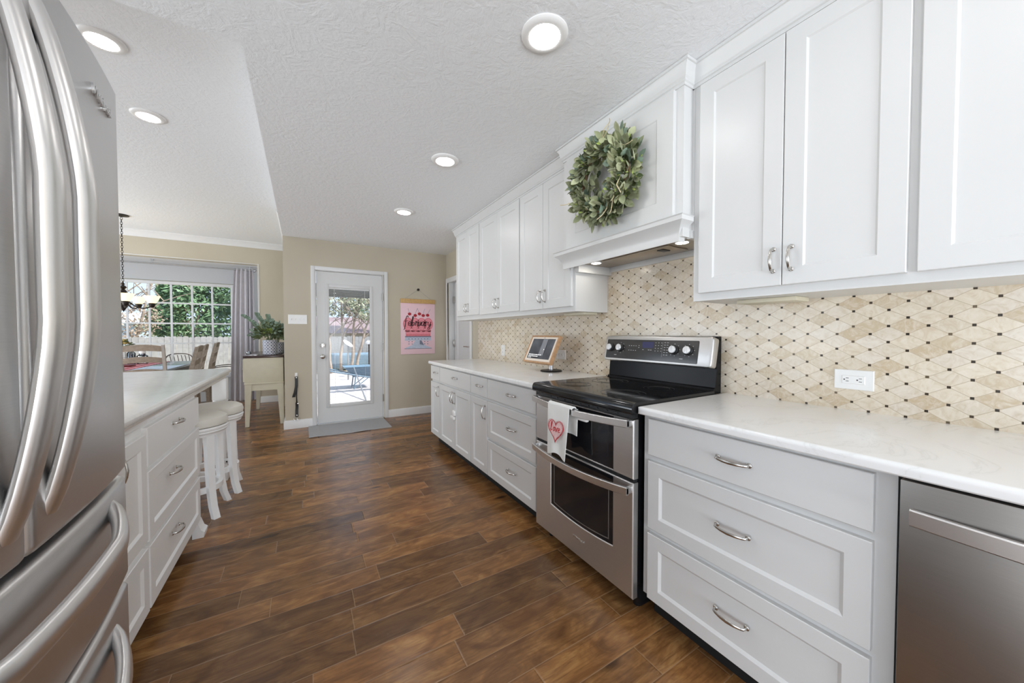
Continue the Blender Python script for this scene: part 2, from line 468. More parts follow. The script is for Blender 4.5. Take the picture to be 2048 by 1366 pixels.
class G:
    def __init__(s):
        s.bm = bmesh.new()
    def face(s, pts):
        return s.bm.faces.new([s.bm.verts.new(p) for p in pts])
    def box(s, x0, x1, y0, y1, z0, z1, bev=0.0, seg=2):
        x0, x1 = min(x0, x1), max(x0, x1); y0, y1 = min(y0, y1), max(y0, y1); z0, z1 = min(z0, z1), max(z0, z1)
        v = [s.bm.verts.new((x, y, z)) for x in (x0, x1) for y in (y0, y1) for z in (z0, z1)]
        fs = [(0, 1, 3, 2), (4, 6, 7, 5), (0, 4, 5, 1), (2, 3, 7, 6), (0, 2, 6, 4), (1, 5, 7, 3)]
        F = [s.bm.faces.new([v[i] for i in f]) for f in fs]
        if bev > 0:
            ed = list({e for f in F for e in f.edges})
            bmesh.ops.bevel(s.bm, geom=ed, offset=bev, segments=seg, profile=.5, affect='EDGES', clamp_overlap=True)
        return s
    def obox(s, c, ax, ay, az, hx, hy, hz, bev=0.0):
        """oriented box: centre c, axes, half sizes"""
        c = Vector(c); ax = Vector(ax).normalized(); ay = Vector(ay).normalized(); az = Vector(az).normalized()
        v = [s.bm.verts.new(c + ax * hx * i + ay * hy * j + az * hz * k) for i in (-1, 1) for j in (-1, 1) for k in (-1, 1)]
        fs = [(0, 1, 3, 2), (4, 6, 7, 5), (0, 4, 5, 1), (2, 3, 7, 6), (0, 2, 6, 4), (1, 5, 7, 3)]
        F = [s.bm.faces.new([v[i] for i in f]) for f in fs]
        if bev > 0:
            ed = list({e for f in F for e in f.edges})
            bmesh.ops.bevel(s.bm, geom=ed, offset=bev, segments=2, profile=.5, affect='EDGES', clamp_overlap=True)
        return s
    def loft(s, rings, closed=True, caps=True):
        R = [[s.bm.verts.new(p) for p in r] for r in rings]
        for a, b in zip(R[:-1], R[1:]):
            n = len(a)
            for i in range(n if closed else n - 1):
                j = (i + 1) % n
                try: s.bm.faces.new([a[i], a[j], b[j], b[i]])
                except ValueError: pass
        if caps and closed:
            for r in (R[0], R[-1]):
                try: s.bm.faces.new(r)
                except ValueError: pass
        return s
    def tube(s, pts, r, seg=10, closed=False, flat=None, up=None):
        """sweep; r number or list; flat = (a,b) multipliers along frame axes"""
        pts = [Vector(p) for p in pts]; n = len(pts)
        rr = r if isinstance(r, (list, tuple)) else [r] * n
        rings = []
        nrm = None
        for i, p in enumerate(pts):
            if closed: t = (pts[(i + 1) % n] - pts[i - 1])
            else: t = pts[min(i + 1, n - 1)] - pts[max(i - 1, 0)]
            t.normalize()
            if up is not None:
                a = Vector(up) - t * t.dot(Vector(up))
                if a.length < 1e-5: a = t.orthogonal()
                nrm = a.normalized()
            elif nrm is None: nrm = t.orthogonal().normalized()
            else:
                nrm = nrm - t * nrm.dot(t)
                nrm = nrm.normalized() if nrm.length > 1e-6 else t.orthogonal().normalized()
            b = t.cross(nrm)
            fa, fb = flat if flat else (1, 1)
            rings.append([p + (nrm * math.cos(2 * PI * k / seg) * fa + b * math.sin(2 * PI * k / seg) * fb) * rr[i] for k in range(seg)])
        if closed:
            rings.append(rings[0])
            R = [[s.bm.verts.new(q) for q in r_] for r_ in rings[:-1]]
            for i in range(n):
                a, b_ = R[i], R[(i + 1) % n]
                for k in range(seg):
                    s.bm.faces.new([a[k], a[(k + 1) % seg], b_[(k + 1) % seg], b_[k]])
        else:
            s.loft(rings)
        return s
    def lathe(s, prof, c=(0, 0, 0), seg=32, axis=(0, 0, 1), caps=True):
        ax = Vector(axis).normalized()
        u = ax.orthogonal().normalized() if abs(ax.z) < .99 else Vector((1, 0, 0))
        v = ax.cross(u); c = Vector(c)
        rings = [[c + ax * h + (u * math.cos(2 * PI * k / seg) + v * math.sin(2 * PI * k / seg)) * max(r, 1e-4) for k in range(seg)] for r, h in prof]
        return s.loft(rings, True, caps)
    def prism(s, poly, f, a, b):
        """poly 2d, f(u,v,w)->xyz, extruded from w=a to b"""
        s.loft([[f(u, v, a) for u, v in poly], [f(u, v, b) for u, v in poly]])
        return s
    def sphere(s, c, r, seg=16, rings=10, sc=(1, 1, 1)):
        c = Vector(c)
        R = []
        for i in range(1, rings):
            th = PI * i / rings
            R.append([c + Vector((math.sin(th) * math.cos(2 * PI * k / seg) * r * sc[0], math.sin(th) * math.sin(2 * PI * k / seg) * r * sc[1], math.cos(th) * r * sc[2])) for k in range(seg)])
        return s.loft(R)
    def build(s, name, mat, parent=None, angle=38, keep_origin=None):
        bm = s.bm
        bmesh.ops.remove_doubles(bm, verts=bm.verts, dist=1e-6)
        bmesh.ops.recalc_face_normals(bm, faces=bm.faces)
        if parent is not None: o0 = org(parent)
        elif keep_origin is not None: o0 = Vector(keep_origin)
        else:
            xs = [v.co for v in bm.verts]
            o0 = Vector(((min(v.x for v in xs) + max(v.x for v in xs)) / 2, (min(v.y for v in xs) + max(v.y for v in xs)) / 2, min(v.z for v in xs)))
        bmesh.ops.translate(bm, verts=bm.verts, vec=-o0)
        me = bpy.data.meshes.new(name)
        bm.to_mesh(me); bm.free()
        me.materials.append(M[mat])
        for p in me.polygons: p.use_smooth = True
        me.set_sharp_from_angle(angle=math.radians(angle))
        ob = bpy.data.objects.new(name, me)
        COL.objects.link(ob)
        if parent is not None:
            ob.parent = parent
        else:
            ob.location = o0
        ORG[ob.name] = o0
        return ob

def thing(name, label, cat, loc, group=None):
    o = bpy.data.objects.new(name, None)
    o.empty_display_size = .05
    COL.objects.link(o); o.location = loc
    ORG[o.name] = Vector(loc)
    o['label'] = label; o['category'] = cat
    if group: o['group'] = group
    return o
def tag(o, label, cat, group=None, kind=None):
    o['label'] = label; o['category'] = cat
    if group: o['group'] = group
    if kind: o['kind'] = kind
    return o
def struct(o):
    o['kind'] = 'structure'
    return o
def dup(root, loc, rotz, label):
    r = root.copy(); COL.objects.link(r); r.location = loc; r.rotation_euler = (0, 0, rotz); r['label'] = label
    for ch in list(root.children):
        c = ch.copy(); COL.objects.link(c); c.parent = r
        for g in list(ch.children):
            d = g.copy(); COL.objects.link(d); d.parent = c
    return r

def catmull(P, n=8, closed=False):
    P = [Vector(p) for p in P]; out = []
    m = len(P)
    for i in range(m if closed else m - 1):
        p0 = P[(i - 1) % m] if closed or i > 0 else P[0]
        p1 = P[i]; p2 = P[(i + 1) % m]
        p3 = P[(i + 2) % m] if closed or i + 2 < m else P[-1]
        for k in range(n):
            t = k / n
            out.append(.5 * ((2 * p1) + (p2 - p0) * t + (2 * p0 - 5 * p1 + 4 * p2 - p3) * t * t + (3 * p1 - p0 - 3 * p2 + p3) * t ** 3))
    if not closed: out.append(P[-1])
    return out

def sweep(name, mat, path, prof, parent=None, side=1, closed=False):
    """profile (out, z) swept along an xy path with mitres; 'out' is to the left of travel times side"""
    g = G(); P = [Vector((p[0], p[1], 0)) for p in path]; n = len(P)
    rings = []
    for i in range(n):
        d1 = (P[i] - P[i - 1]).normalized() if i > 0 else None
        d2 = (P[i + 1] - P[i]).normalized() if i < n - 1 else None
        d1 = d1 or d2; d2 = d2 or d1
        n1 = Vector((-d1.y, d1.x, 0)) * side; n2 = Vector((-d2.y, d2.x, 0)) * side
        m = (n1 + n2).normalized(); k = 1 / max(.2, m.dot(n1))
        rings.append([P[i] + m * k * o + Vector((0, 0, z)) for o, z in prof])
    g.loft(rings)
    return g.build(name, mat, parent, angle=25)

def text_mesh(name, body, size, mat, parent, frame, depth=.0006, align='CENTER'):
    """frame(u,v,w) maps flat text to world"""
    cu = bpy.data.curves.new(name, 'FONT'); cu.body = body; cu.size = size
    cu.align_x = align; cu.align_y = 'CENTER'; cu.extrude = depth; cu.resolution_u = 3
    to = bpy.data.objects.new(name, cu); COL.objects.link(to)
    dg = bpy.context.evaluated_depsgraph_get()
    me = bpy.data.meshes.new_from_object(to.evaluated_get(dg))
    bpy.data.objects.remove(to); bpy.data.curves.remove(cu)
    o0 = org(parent)
    for v in me.vertices: v.co = Vector(frame(v.co.x, v.co.y, v.co.z)) - o0
    me.materials.clear(); me.materials.append(M[mat])
    ob = bpy.data.objects.new(name, me); COL.objects.link(ob); ob.parent = parent
    ORG[ob.name] = o0
    return ob

# ------------------------------------------------------------------ room constants
XW = 1.85; XR = 1.92; YB = 5.22; YD = 7.47; ZC = 2.42; ZD = 2.765; XS = -.205
YBAY = 8.1
XF = 1.21            # base door faces plane (front of frame is XF+.019)
XU = 1.555           # upper frame face
FX = -.54            # island door face plane

# ------------------------------------------------------------------ shell
g = G(); g.box(-4.2, 2.05, -2.8, YB + .13, -.1, 0); g.box(-4.2, XS + .13, YB + .13, 8.25, -.1, 0)
struct(g.build('floor', 'scraped_wood'))
g = G()
g.box(-4.2, 2.05, -2.8, 1.87, ZC, ZC + .5)
g.box(XS, 2.05, 1.87, YB + .14, ZC, ZC + .5)
g.box(-4.2, XS, 1.87, YD + .13, ZD, ZD + .15)
struct(g.build('ceiling', 'ceiling_texture'))
g = G()
g.box(XR, XR + .12, -2.8, 4.30, 0, ZC); g.box(XR, XR + .12, 5.10, YB + .14, 0, ZC); g.box(XR, XR + .12, 4.30, 5.10, 2.0, ZC)
struct(g.build('wall_right', 'wall_beige'))
g = G(); g.box(XW, XR, -2.8, 3.915, 0, ZC)
struct(g.build('wall_backsplash', 'diamond_mosaic'))
g = G()
g.box(XS, .140, YB, YB + .14, 0, ZC); g.box(.985, XR, YB, YB + .14, 0, ZC); g.box(.140, .985, YB, YB + .14, 2.035, ZC)
struct(g.build('wall_back', 'wall_beige'))
g = G(); g.box(XS, XS + .14, YB + .14, YD + .13, 0, ZD + .1)
struct(g.build('wall_dining_side', 'wall_beige'))
g = G()
g.box(-4.2, XS, YD, YD + .13, 2.388, ZD); g.box(-.66, XS, YD, YD + .13, 0, 2.388); g.box(-4.2, -3.6, YD, YD + .13, 0, 2.388)
struct(g.build('wall_dining', 'wall_beige'))
g = G()
g.box(-3.6, -.66, YD + .13, YBAY + .15, 2.388, 2.46)
struct(g.build('trim_1', 'trim_white'))
g = G()
g.box(-3.6, -.66, YBAY, YBAY + .15, 2.10, 2.388); g.box(-3.6, -.66, YBAY, YBAY + .15, 0, .42)
g.box(-1.06, -.66, YBAY, YBAY + .15, .42, 2.10)
struct(g.build('wall_bay', 'wall_gray'))
g = G(); g.box(-.66, -.53, YD + .13, YBAY + .15, 0, 2.46); g.box(-.665, -.66, YD + .002, YBAY, 0, 2.388)
struct(g.build('wall_bay_side', 'trim_white'))
g = G(); g.box(-3.73, -3.6, YD + .13, YBAY + .15, 0, 2.46)
struct(g.build('wall_bay_left', 'trim_white'))
# unseen openings made up behind and beside the camera for fill light: (wall, a0, a1)
LW = [(-2.3, .2), (2.2, 4.5), (4.7, 7.0)]        # left wall, along Y
FW = [(-3.9, -2.2), (-2.0, -.3), (-.1, 1.4)]      # front wall, along X
WZa, WZb = .15, 2.33
def holed(g, spans, lo, hi, zt, mk):
    edges = [lo] + [q for sp in spans for q in sp] + [hi]
    for i in range(0, len(edges), 2): g.box(*mk(edges[i], edges[i + 1], 0, zt))
    for a, b in spans: g.box(*mk(a, b, 0, WZa)); g.box(*mk(a, b, WZb, zt))
g = G(); holed(g, LW, -2.8, YD + .13, ZD + .15, lambda a, b, c, d: (-4.3, -4.2, a, b, c, d))
struct(g.build('wall_left', 'wall_beige'))
g = G(); holed(g, FW, -4.3, 2.05, ZC, lambda a, b, c, d: (a, b, -2.9, -2.8, c, d))
struct(g.build('wall_front', 'wall_beige'))
def daylight(name, loc, rot, sx, sy, power):  # area light added outside a made-up window to brighten the room
    L = bpy.data.lights.new(name, 'AREA'); L.shape = 'RECTANGLE'; L.size = sx; L.size_y = sy; L.energy = power; L.color = (.90, .955, 1.0)
    o = bpy.data.objects.new(name, L); COL.objects.link(o); o.location = loc; o.rotation_euler = rot
for (a, b), k in zip(LW, FILL_LEFT): daylight('window_daylight', (-4.30 - FILL_OUT, (a + b) / 2, .85), (PI / 2 + FILL_TILT, 0, -PI / 2), b - a, WZb - WZa, FILL_L * k * PI * (b - a) * (WZb - WZa))
for (a, b), k in zip(FW, FILL_FRONT): daylight('window_daylight', ((a + b) / 2, -2.90 - FILL_OUT, .85), (PI / 2 + FILL_TILT, 0, 0), b - a, WZb - WZa, FILL_L * k * PI * (b - a) * (WZb - WZa))

k = 2
def frame_mesh(x0, x1, z0, z1, w, f, d0, d1, bottom=False, bev=.003):
    g = G()
    def bx(a, b, c, d):
        P = [f(a, c, d0), f(b, d, d1)]
        g.box(P[0][0], P[1][0], P[0][1], P[1][1], P[0][2], P[1][2], bev)
    bx(x0, x0 + w, z0, z1); bx(x1 - w, x1, z0, z1); bx(x0 + w, x1 - w, z1 - w, z1)
    if bottom: bx(x0 + w, x1 - w, z0, z0 + w)
    return g
for spans, f in ((LW, lambda u, v, w: (-4.2 + w, u, v)), (FW, lambda u, v, w: (u, -2.8 + w, v))):
    for a, b in spans:
        struct(frame_mesh(a - .06, b + .06, WZa - .06, WZb + .06, .07, f, -.1, .02, True).build('window_%d' % k, 'trim_white')); k += 1  # frames for the made-up openings, out of view

# baseboards
BB = [(0, 0), (.016, 0), (.016, .085), (.012, .10), (.008, .105), (0, .108)]
struct(sweep('baseboard_back', 'trim_white', [(.104, YB), (XS, YB), (XS, YB + 1.0)], BB, side=1))
struct(sweep('baseboard_back_right', 'trim_white', [(XR, YB), (1.043, YB)], BB, side=1))
struct(sweep('baseboard_dining', 'trim_white', [(XS, YD), (-.66, YD)], BB, side=1))
# dining crown
struct(sweep('trim_2', 'trim_white', [(XS, YB + .16), (XS, YD), (-4.2, YD)], [(0, ZD - .095), (.012, ZD - .095), (.02, ZD - .07), (.05, ZD - .03), (.07, ZD - .012), (.07, ZD), (0, ZD)], side=1))

fB = lambda u, v, w: (u, YB - w, v)
# back door casing
struct(frame_mesh(.092, 1.043, 0, 2.078, .048, fB, 0.0, .018).build('trim_3', 'trim_white'))
g = G(); g.box(.140, .150, YB, YB + .14, 0, 2.035); g.box(.975, .985, YB, YB + .14, 0, 2.035); g.box(.150, .975, YB, YB + .14, 2.025, 2.035)
g.box(.14, .985, YB, YB + .14, 0, .012)
struct(g.build('trim_4', 'trim_white'))
# back door with full glass
DX0, DX1, DZ0, DZ1 = .155, .970, .022, 2.018
GX0, GX1, GZ0, GZ1 = .300, .800, .262, 1.82
g = G(); y0, y1 = YB + .012, YB + .055
for a in ((DX0, GX0 - .03, DZ0, DZ1), (GX1 + .03, DX1, DZ0, DZ1), (GX0 - .03, GX1 + .03, DZ0, GZ0 - .03), (GX0 - .03, GX1 + .03, GZ1 + .03, DZ1)):
    g.box(a[0], a[1], y0, y1, a[2], a[3])
dr = g.build('door_1', 'door_white'); struct(dr)
frame_mesh(GX0 - .045, GX1 + .045, GZ0 - .04, GZ1 + .04, .045, lambda u, v, w: (u, YB + .012 - w, v), 0, .012, True, .004).build('glass_frame', 'door_white', dr)
G().box(GX0, GX1, YB + .030, YB + .034, GZ0, GZ1).build('glass_pane', 'glass_clear', dr)
g = G()
k = 0
z = GZ0 + .02
while z < GZ1 - .03:
    g.box(GX0 + .004, GX1 - .004, YB + .037, YB + .0445, z, z + .0007); z += .0165
g.box(GX0, GX1, YB + .036, YB + .048, GZ1 - .022, GZ1)
for x in (GX0 + .065, GX1 - .055): g.box(x - .0012, x + .0012, YB + .036, YB + .0372, GZ0, GZ1)
g.build('blind', 'plastic_white', dr)
for nm, z, r in (('deadbolt', 1.048, .031), ('door_knob', .903, .030)):
    g = G(); c = (.218, YB + .012, z)
    if nm == 'deadbolt': g.lathe([(r, 0), (r, .012), (r * .9, .018), (.012, .02), (.012, .034), (.0, .035)], c, 24, (0, -1, 0))
    else: g.lathe([(r, 0), (r, .006), (.012, .012), (.012, .03), (.026, .038), (.030, .05), (.026, .062), (.012, .068), (0, .069)], c, 24, (0, -1, 0))
    g.build(nm, 'chrome', dr)
for z in (1.72, 1.02, .29):
    g = G(); g.box(.966, .982, YB - .004, YB + .012, z - .05, z + .05); g.tube([(.973, YB - .006, z - .052), (.973, YB - .006, z + .052)], .006, 8)
    g.build('hinge', 'nickel', dr)

# right doorway with white door
fR = lambda u, v, w: (XR - w, u, v)
struct(frame_mesh(4.235, 5.195, 0, 2.045, .07, fR, 0.0, .018).build('trim_5', 'trim_white'))
g = G()
g.box(XR, XR + .12, 4.30, 4.312, 0, 2.0); g.box(XR, XR + .12, 5.088, 5.10, 0, 2.0); g.box(XR, XR + .12, 4.312, 5.088, 1.988, 2.0)
struct(g.build('trim_6', 'trim_white'))
g = G(); g.box(XR + .117, XR + .13, 4.30, 5.10, 0, 2.0)  # black sheet behind the slab, painting the dark gap at its edge
struct(g.build('gap_shade_sheet', 'black_gap'))
def front(g, f, u0, u1, v0, v1, t=.019, rail=.057, depth=.008, flat=False, slope=.010, w0=0.0):
    rings = [(0, w0), (0, w0 + t - .002), (.002, w0 + t)]
    if not flat: rings += [(rail, w0 + t), (rail + slope, w0 + t - depth)]
    g.loft([[f(u0 + i, v0 + i, w), f(u1 - i, v0 + i, w), f(u1 - i, v1 - i, w), f(u0 + i, v1 - i, w)] for i, w in rings])
g = G()
fR2 = lambda u, v, w: (XR + .115 - w, u, v)
front(g, fR2, 4.318, 5.068, .015, 1.985, .035, .11, .008)
d2 = struct(g.build('door_2', 'door_white'))
g = G(); g.lathe([(.026, 0), (.026, .008), (.01, .012), (.01, .05)], (XR + .08, 4.45, 1.02), 20, (-1, 0, 0)); g.tube([(XR + .033, 4.45, 1.02), (XR + .031, 4.52, 1.023), (XR + .033, 4.61, 1.02)], .009, 10)
g.build('lever_handle', 'chrome', d2)
for z in (1.72, 1.06, .3):
    G().box(XR + .055, XR + .088, 5.05, 5.086, z - .05, z + .05, .004).build('hinge', 'nickel', d2)

# ------------------------------------------------------------------ cabinet helpers
fRt = lambda X: (lambda u, v, w: (X - w, u, v))       # faces -X (right-hand run)
fIs = lambda X: (lambda u, v, w: (X + w, u, v))       # faces +X (island)

def pull(f, u, v, w0, L=.098, vertical=False, mat='nickel', parent=None):
    g = G(); h = L / 2
    def P(a, b, w): return f(u + (b if vertical else a), v + (a if vertical else b), w)
    path = [P(a, 0, w0 + w) for a, w in ((-h, .0), (-h, .012), (-h * .96, .019), (-h * .80, .0235), (-h * .45, .0285), (0, .031), (h * .45, .0285), (h * .80, .0235), (h * .96, .019), (h, .012), (h, .0))]
    upv = Vector(P(0, 1, 0)) - Vector(P(0, 0, 0))
    g.tube(path, [.0046, .0042, .0040, .0040, .0048, .0054, .0048, .0040, .0040, .0042, .0046], 10, flat=(1.15, .75), up=upv)
    for a in (-h, h):
        ax = Vector(P(0, 0, 1)) - Vector(P(0, 0, 0))
        g.lathe([(.0085, 0), (.0085, .003), (.006, .005)], P(a, 0, w0), 12, ax)
    return g.build('handle', mat, parent)

def base_cabinet(label, Y0, Y1, specs, end_left=False, group=None, z_top=.8715):
    """specs: list of (kind, y0, y1, z0, z1, flat, [pull spec])"""
    t = thing('base_cabinet', label, 'cabinet', (XF + .3, (Y0 + Y1) / 2, 0), group)
    g = G()
    xf = XF + .019
    g.box(xf, XW - .002, Y0, Y1, .112, z_top)
    g.build('body', 'cabinet_white', t)
    G().box(xf + .07, XW - .002, Y0 + .002, Y1 - .002, 0, .112).build('toe_kick', 'black_gap', t)
    f = fRt(xf)
    for kind, y0, y1, z0, z1, flat, pulls in specs:
        g = G(); front(g, f, y0, y1, z0, z1, flat=flat, rail=.052)
        p = g.build(kind, 'cabinet_white', t)
        for u, v, vert in pulls: pull(f, u, v, .019, vertical=vert, parent=p)
    return t

Z = dict(d0=.709, d1=.855, e0=.407, e1=.684, f0=.113, f1=.386)
GAP = .003
def drawers3(y0, y1, pu):
    return [('drawer', y0, y1, .709, .857, True, [(pu, .786, False)]),
            ('drawer', y0, y1, .407, .684, False, [(pu, .554, False)]),
            ('drawer', y0, y1, .113, .386, False, [(pu, .262, False)])]
base_cabinet('narrow white base cabinet at the far end of the counter by the back wall', 3.488, 3.786, [
    ('drawer', 3.494, 3.783, .709, .857, True, [(3.60, .79, False)]),
    ('door', 3.494, 3.783, .113, .684, False, [(3.524, .60, True)])])
bc = base_cabinet('wide white base cabinet with two doors and a plastic child latch', 2.712, 3.488, [
    ('drawer', 2.718, 3.486, .709, .857, True, [(3.06, .79, False)]),
    ('door', 3.104, 3.486, .113, .684, False, [(3.132, .60, True)]),
    ('door', 2.718, 3.101, .113, .684, False, [(3.073, .60, True)])])
g = G(); g.box(XF - .022, XF, 3.04, 3.09, .44, .49, .006); g.box(XF - .018, XF, 3.055, 3.15, .40, .43, .006); g.tube([(XF - .012, 3.065, .45), (XF - .02, 3.07, .425), (XF - .012, 3.075, .40)], .006)
g.build('child_latch', 'plastic_white', bc)
base_cabinet('narrow white base cabinet beside the three drawer stack left of the range', 2.402, 2.712, [
    ('drawer', 2.408, 2.711, .709, .857, True, [(2.53, .79, False)]),
    ('door', 2.408, 2.711, .113, .684, False, [(2.44, .593, True)])])
base_cabinet('white three drawer base cabinet touching the left side of the range', 1.722, 2.402, drawers3(1.745, 2.401, 2.035))
base_cabinet('white three drawer base cabinet between range and dishwasher', .242, .972, drawers3(.280, .941, .610))
base_cabinet('white base cabinet at the right frame edge beyond the dishwasher', -1.3, -.372, [('door', -.80, -.39, .113, .855, False, [])])

def countertop(label, y0, y1):
    g = G()
    r = .013
    prof = [(XF - .022 + .004, .872), (XF - .022, .876), (XF - .022, .890)]
    for k in range(1, 7):
        a = PI - k * PI / 2 / 6
        prof.append((XF - .022 + r + math.cos(a) * r, .890 + math.sin(a) * r))
    prof += [(XW, .903), (XW, .872)]
    ins = [(0, .008), (.002, .004), (.006, .001), (.012, 0)]
    def ring(y, off):
        out = []
        for x, z in prof: out.append((max(x, XF - .022 + off) if x < XW else x, y, min(z, .903 - off * .7)))
        return out
    rings = [ring(y0 + i, o) for i, o in ins] + [ring(y1 - i, o) for i, o in reversed(ins)]
    g.loft(rings)
    return tag(g.build('countertop', 'quartz'), label, 'countertop')
countertop('white quartz countertop between back wall and range', 1.716, 3.812)
countertop('white quartz countertop over drawers and dishwasher right of range', -1.3, .978)

# ------------------------------------------------------------------ upper cabinets
ZU0 = 1.353
def upper_cabinet(label, Y0, Y1, doors, zb=1.386, zt=2.312):
    t = thing('wall_cabinet', label, 'cabinet', (XU + .15, (Y0 + Y1) / 2, ZU0))
    G().box(XU, XW, Y0, Y1, ZU0, ZC - .004).build('body', 'cabinet_white', t)
    f = fRt(XU)
    for y0, y1, pu in doors:
        g = G(); front(g, f, y0, y1, zb, zt, t=.020, rail=.062, depth=.006, slope=.006)
        p = g.build('door', 'cabinet_white', t)
        if pu: pull(f, pu, 1.482, .020, L=.082, vertical=True, parent=p)
    return t
upper_cabinet('white two door wall cabinet nearest the back wall', 3.225, 3.885, [(3.53, 3.835, 3.562), (3.232, 3.527, 3.496)], 1.40)
upper_cabinet('white two door wall cabinet in the middle of the left run', 2.458, 3.225, [(2.846, 3.218, 2.876), (2.465, 2.843, 2.814)], 1.393)
upper_cabinet('white two door wall cabinet touching the left side of the hood', 1.785, 2.458, [(2.131, 2.451, 2.162), (1.808, 2.128, 2.100)], 1.388)
upper_cabinet('tall white two door wall cabinet right of the hood with two pulls', .285, .968, [(.6145, .935, .640), (.298, .6115, .583)])
upper_cabinet('white wall cabinet at the upper right frame edge', -.62, .285, [(-.5, .277, None)])
for y, lab in ((.72, 'small beige light bar under the wall cabinet right of the hood'), (1.92, 'small beige light bar under the wall cabinet left of the hood')):
    g = G(); g.box(XU + .10, XU + .22, y - .11, y + .11, ZU0 - .018, ZU0, .004)
    t = thing('under_cabinet_light', lab, 'light', (XU + .16, y, ZU0))
    g.build('housing', 'hutch_cream', t)

# crown mouldings
def crown_prof(p, h):
    z = ZC - .002
    return [(0, z), (0, z - h), (.006, z - h), (.006, z - h + .012), (.012, z - h + .016), (.012, z - h + .024), (.018, z - h + .032), (p * .62, z - .030), (p * .80, z - .020), (p * .84, z - .014), (p, z - .012), (p, z)]
struct(sweep('trim_8', 'cabinet_white', [(XW, 3.885), (XU, 3.885), (XU, 1.80)], crown_prof(.042, .095), side=-1))
struct(sweep('trim_9', 'cabinet_white', [(XU, .985), (XU, -.8)], crown_prof(.042, .095), side=-1))

# ------------------------------------------------------------------ range hood
HX, HY0, HY1 = 1.487, .968 + .012, 1.826
hood = thing('range_hood', 'white wooden range hood box with mantel shelf above the range', 'range hood', (1.66, 1.40, 1.63))
g = G()
HZ = 1.628
g.box(HX, XU + .0, HY0, HY1, HZ + .02, ZC - .004)
g.box(XU, XW, .969, 1.784, HZ + .045, ZC - .004)
g.box(XU - .005, XW, 1.75, 1.784, HZ - .02, HZ + .06)
g.box(XW - .02, XW, .969, 1.784, HZ, HZ + .05)
g.box(XU - .02, XW - .02, .969, .990, HZ + .015, HZ + .05)
g.build('hood_box', 'cabinet_white', hood)
g = G(); front(g, fRt(HX), 1.018, HY1 - .045, 1.742, 2.318, t=.019, rail=.088, depth=.005, slope=.006)
g.build('front_panel', 'cabinet_white', hood)
# mantel: board, cove, lower frieze
prof = [(0, HZ), (.004, HZ), (.004, HZ + .03), (.012, HZ + .05), (.026, HZ + .07), (.047, HZ + .085), (.047, HZ + .104), (.052, HZ + .108), (.030, HZ + .112), (0, HZ + .112)]
m = sweep('mantel_shelf', 'cabinet_white', [(HX + .07, HY1), (HX, HY1), (HX, HY0 + .02), (HX + .04, HY0 + .02)], prof, hood, side=-1)
sweep('crown', 'cabinet_white', [(XU, HY1), (HX, HY1), (HX, HY0), (XU, HY0)], crown_prof(.040, .095), hood, side=-1)
g = G(); g.box(HX + .02, XW - .03, .995, 1.745, HZ + .030, HZ + .044)
ins = g.build('hood_insert', 'hood_steel', hood)
G().box(HX + .12, XW - .07, 1.14, 1.60, HZ + .024, HZ + .031, .003).build('filter_panel', 'hood_steel', ins)
G().box(1.64, 1.70, 1.19, 1.23, HZ + .019, HZ + .025, .002).build('switch', 'black_plastic', ins)
for y in (1.065, 1.655):
    g = G(); g.lathe([(.036, 0), (.036, -.006), (.030, -.007)], (1.612, y, HZ + .031), 24)
    hl = g.build('hood_light', 'trim_white', hood)
    G().lathe([(.029, -.0075), (.0, -.0076)], (1.612, y, HZ + .031), 24).build('lens', 'hood_glow', hl)

# ------------------------------------------------------------------ wreath
def leaf(g, c, d, n, L, Wd, curl=.25):
    d = d.normalized(); s = d.cross(n).normalized(); n = s.cross(d).normalized()
    rows = []
    for t, w in ((0, .12), (.25, .72), (.55, 1.0), (.82, .66), (1.0, .06)):
        p = c + d * L * t + n * (L * curl * (t * t) - L * .0)
        hw = Wd * .5 * w
        rows.append([p - s * hw + n * hw * .35, p, p + s * hw + n * hw * .35])
    R = [[g.bm.verts.new(q) for q in r] for r in rows]
    for a, b in zip(R[:-1], R[1:]):
        for i in range(2): g.bm.faces.new([a[i], a[i + 1], b[i + 1], b[i]])
rnd = random.Random(3)
WC = Vector((1.378, 1.392, 2.040)); WR = .159
wr = thing('wreath', 'round wreath of sage green leaves hanging on the hood front', 'wreath', (HX - .02, WC.y, WC.z))
g = G(); g.tube([(WC.x + .035, WC.y + math.cos(a) * WR, WC.z + math.sin(a) * WR) for a in [2 * PI * k / 40 for k in range(40)]], .012, 8, True)
g.build('twig_ring', 'twig', wr)
def wreath_leaves(name, mat, n, L, Wd, seed, rad=.055):
    r = random.Random(seed); g = G()
    for i in range(n):
        a = r.uniform(0, 2 * PI)
        rad_v = Vector((0, math.cos(a), math.sin(a))); tan = Vector((0, -math.sin(a), math.cos(a))); out = Vector((-1, 0, 0))
        ph = r.choice((r.uniform(-.3 * PI, 1.25 * PI), r.uniform(-.3 * PI, .7 * PI)))
        o = rad_v * math.cos(ph) + out * math.sin(ph)
        q = r.uniform(.15, 1) * rad
        c = Vector((WC.x + .035, WC.y, WC.z)) + rad_v * WR + o * q + tan * r.uniform(-.02, .02)
        d = (o * r.uniform(.5, 1.2) * (1 if math.cos(ph) > -.1 else .8) + tan * r.uniform(-1.0, .6) + out * r.uniform(0, .5) + Vector((r.uniform(-.2, .2), r.uniform(-.3, .3), r.uniform(-.3, .3))))
        nn = out + rad_v * r.uniform(-.6, .6) + tan * r.uniform(-.6, .6)
        l = L * r.uniform(.7, 1.25)
        e = c + d.normalized() * l
        if e.x > HX - .024: d.x -= .8 * d.length
        leaf(g, c, d, nn, l, Wd * r.uniform(.8, 1.2), r.uniform(-.15, .35))
    o = g.build(name, mat, wr, angle=60); o['kind'] = 'stuff'; return o
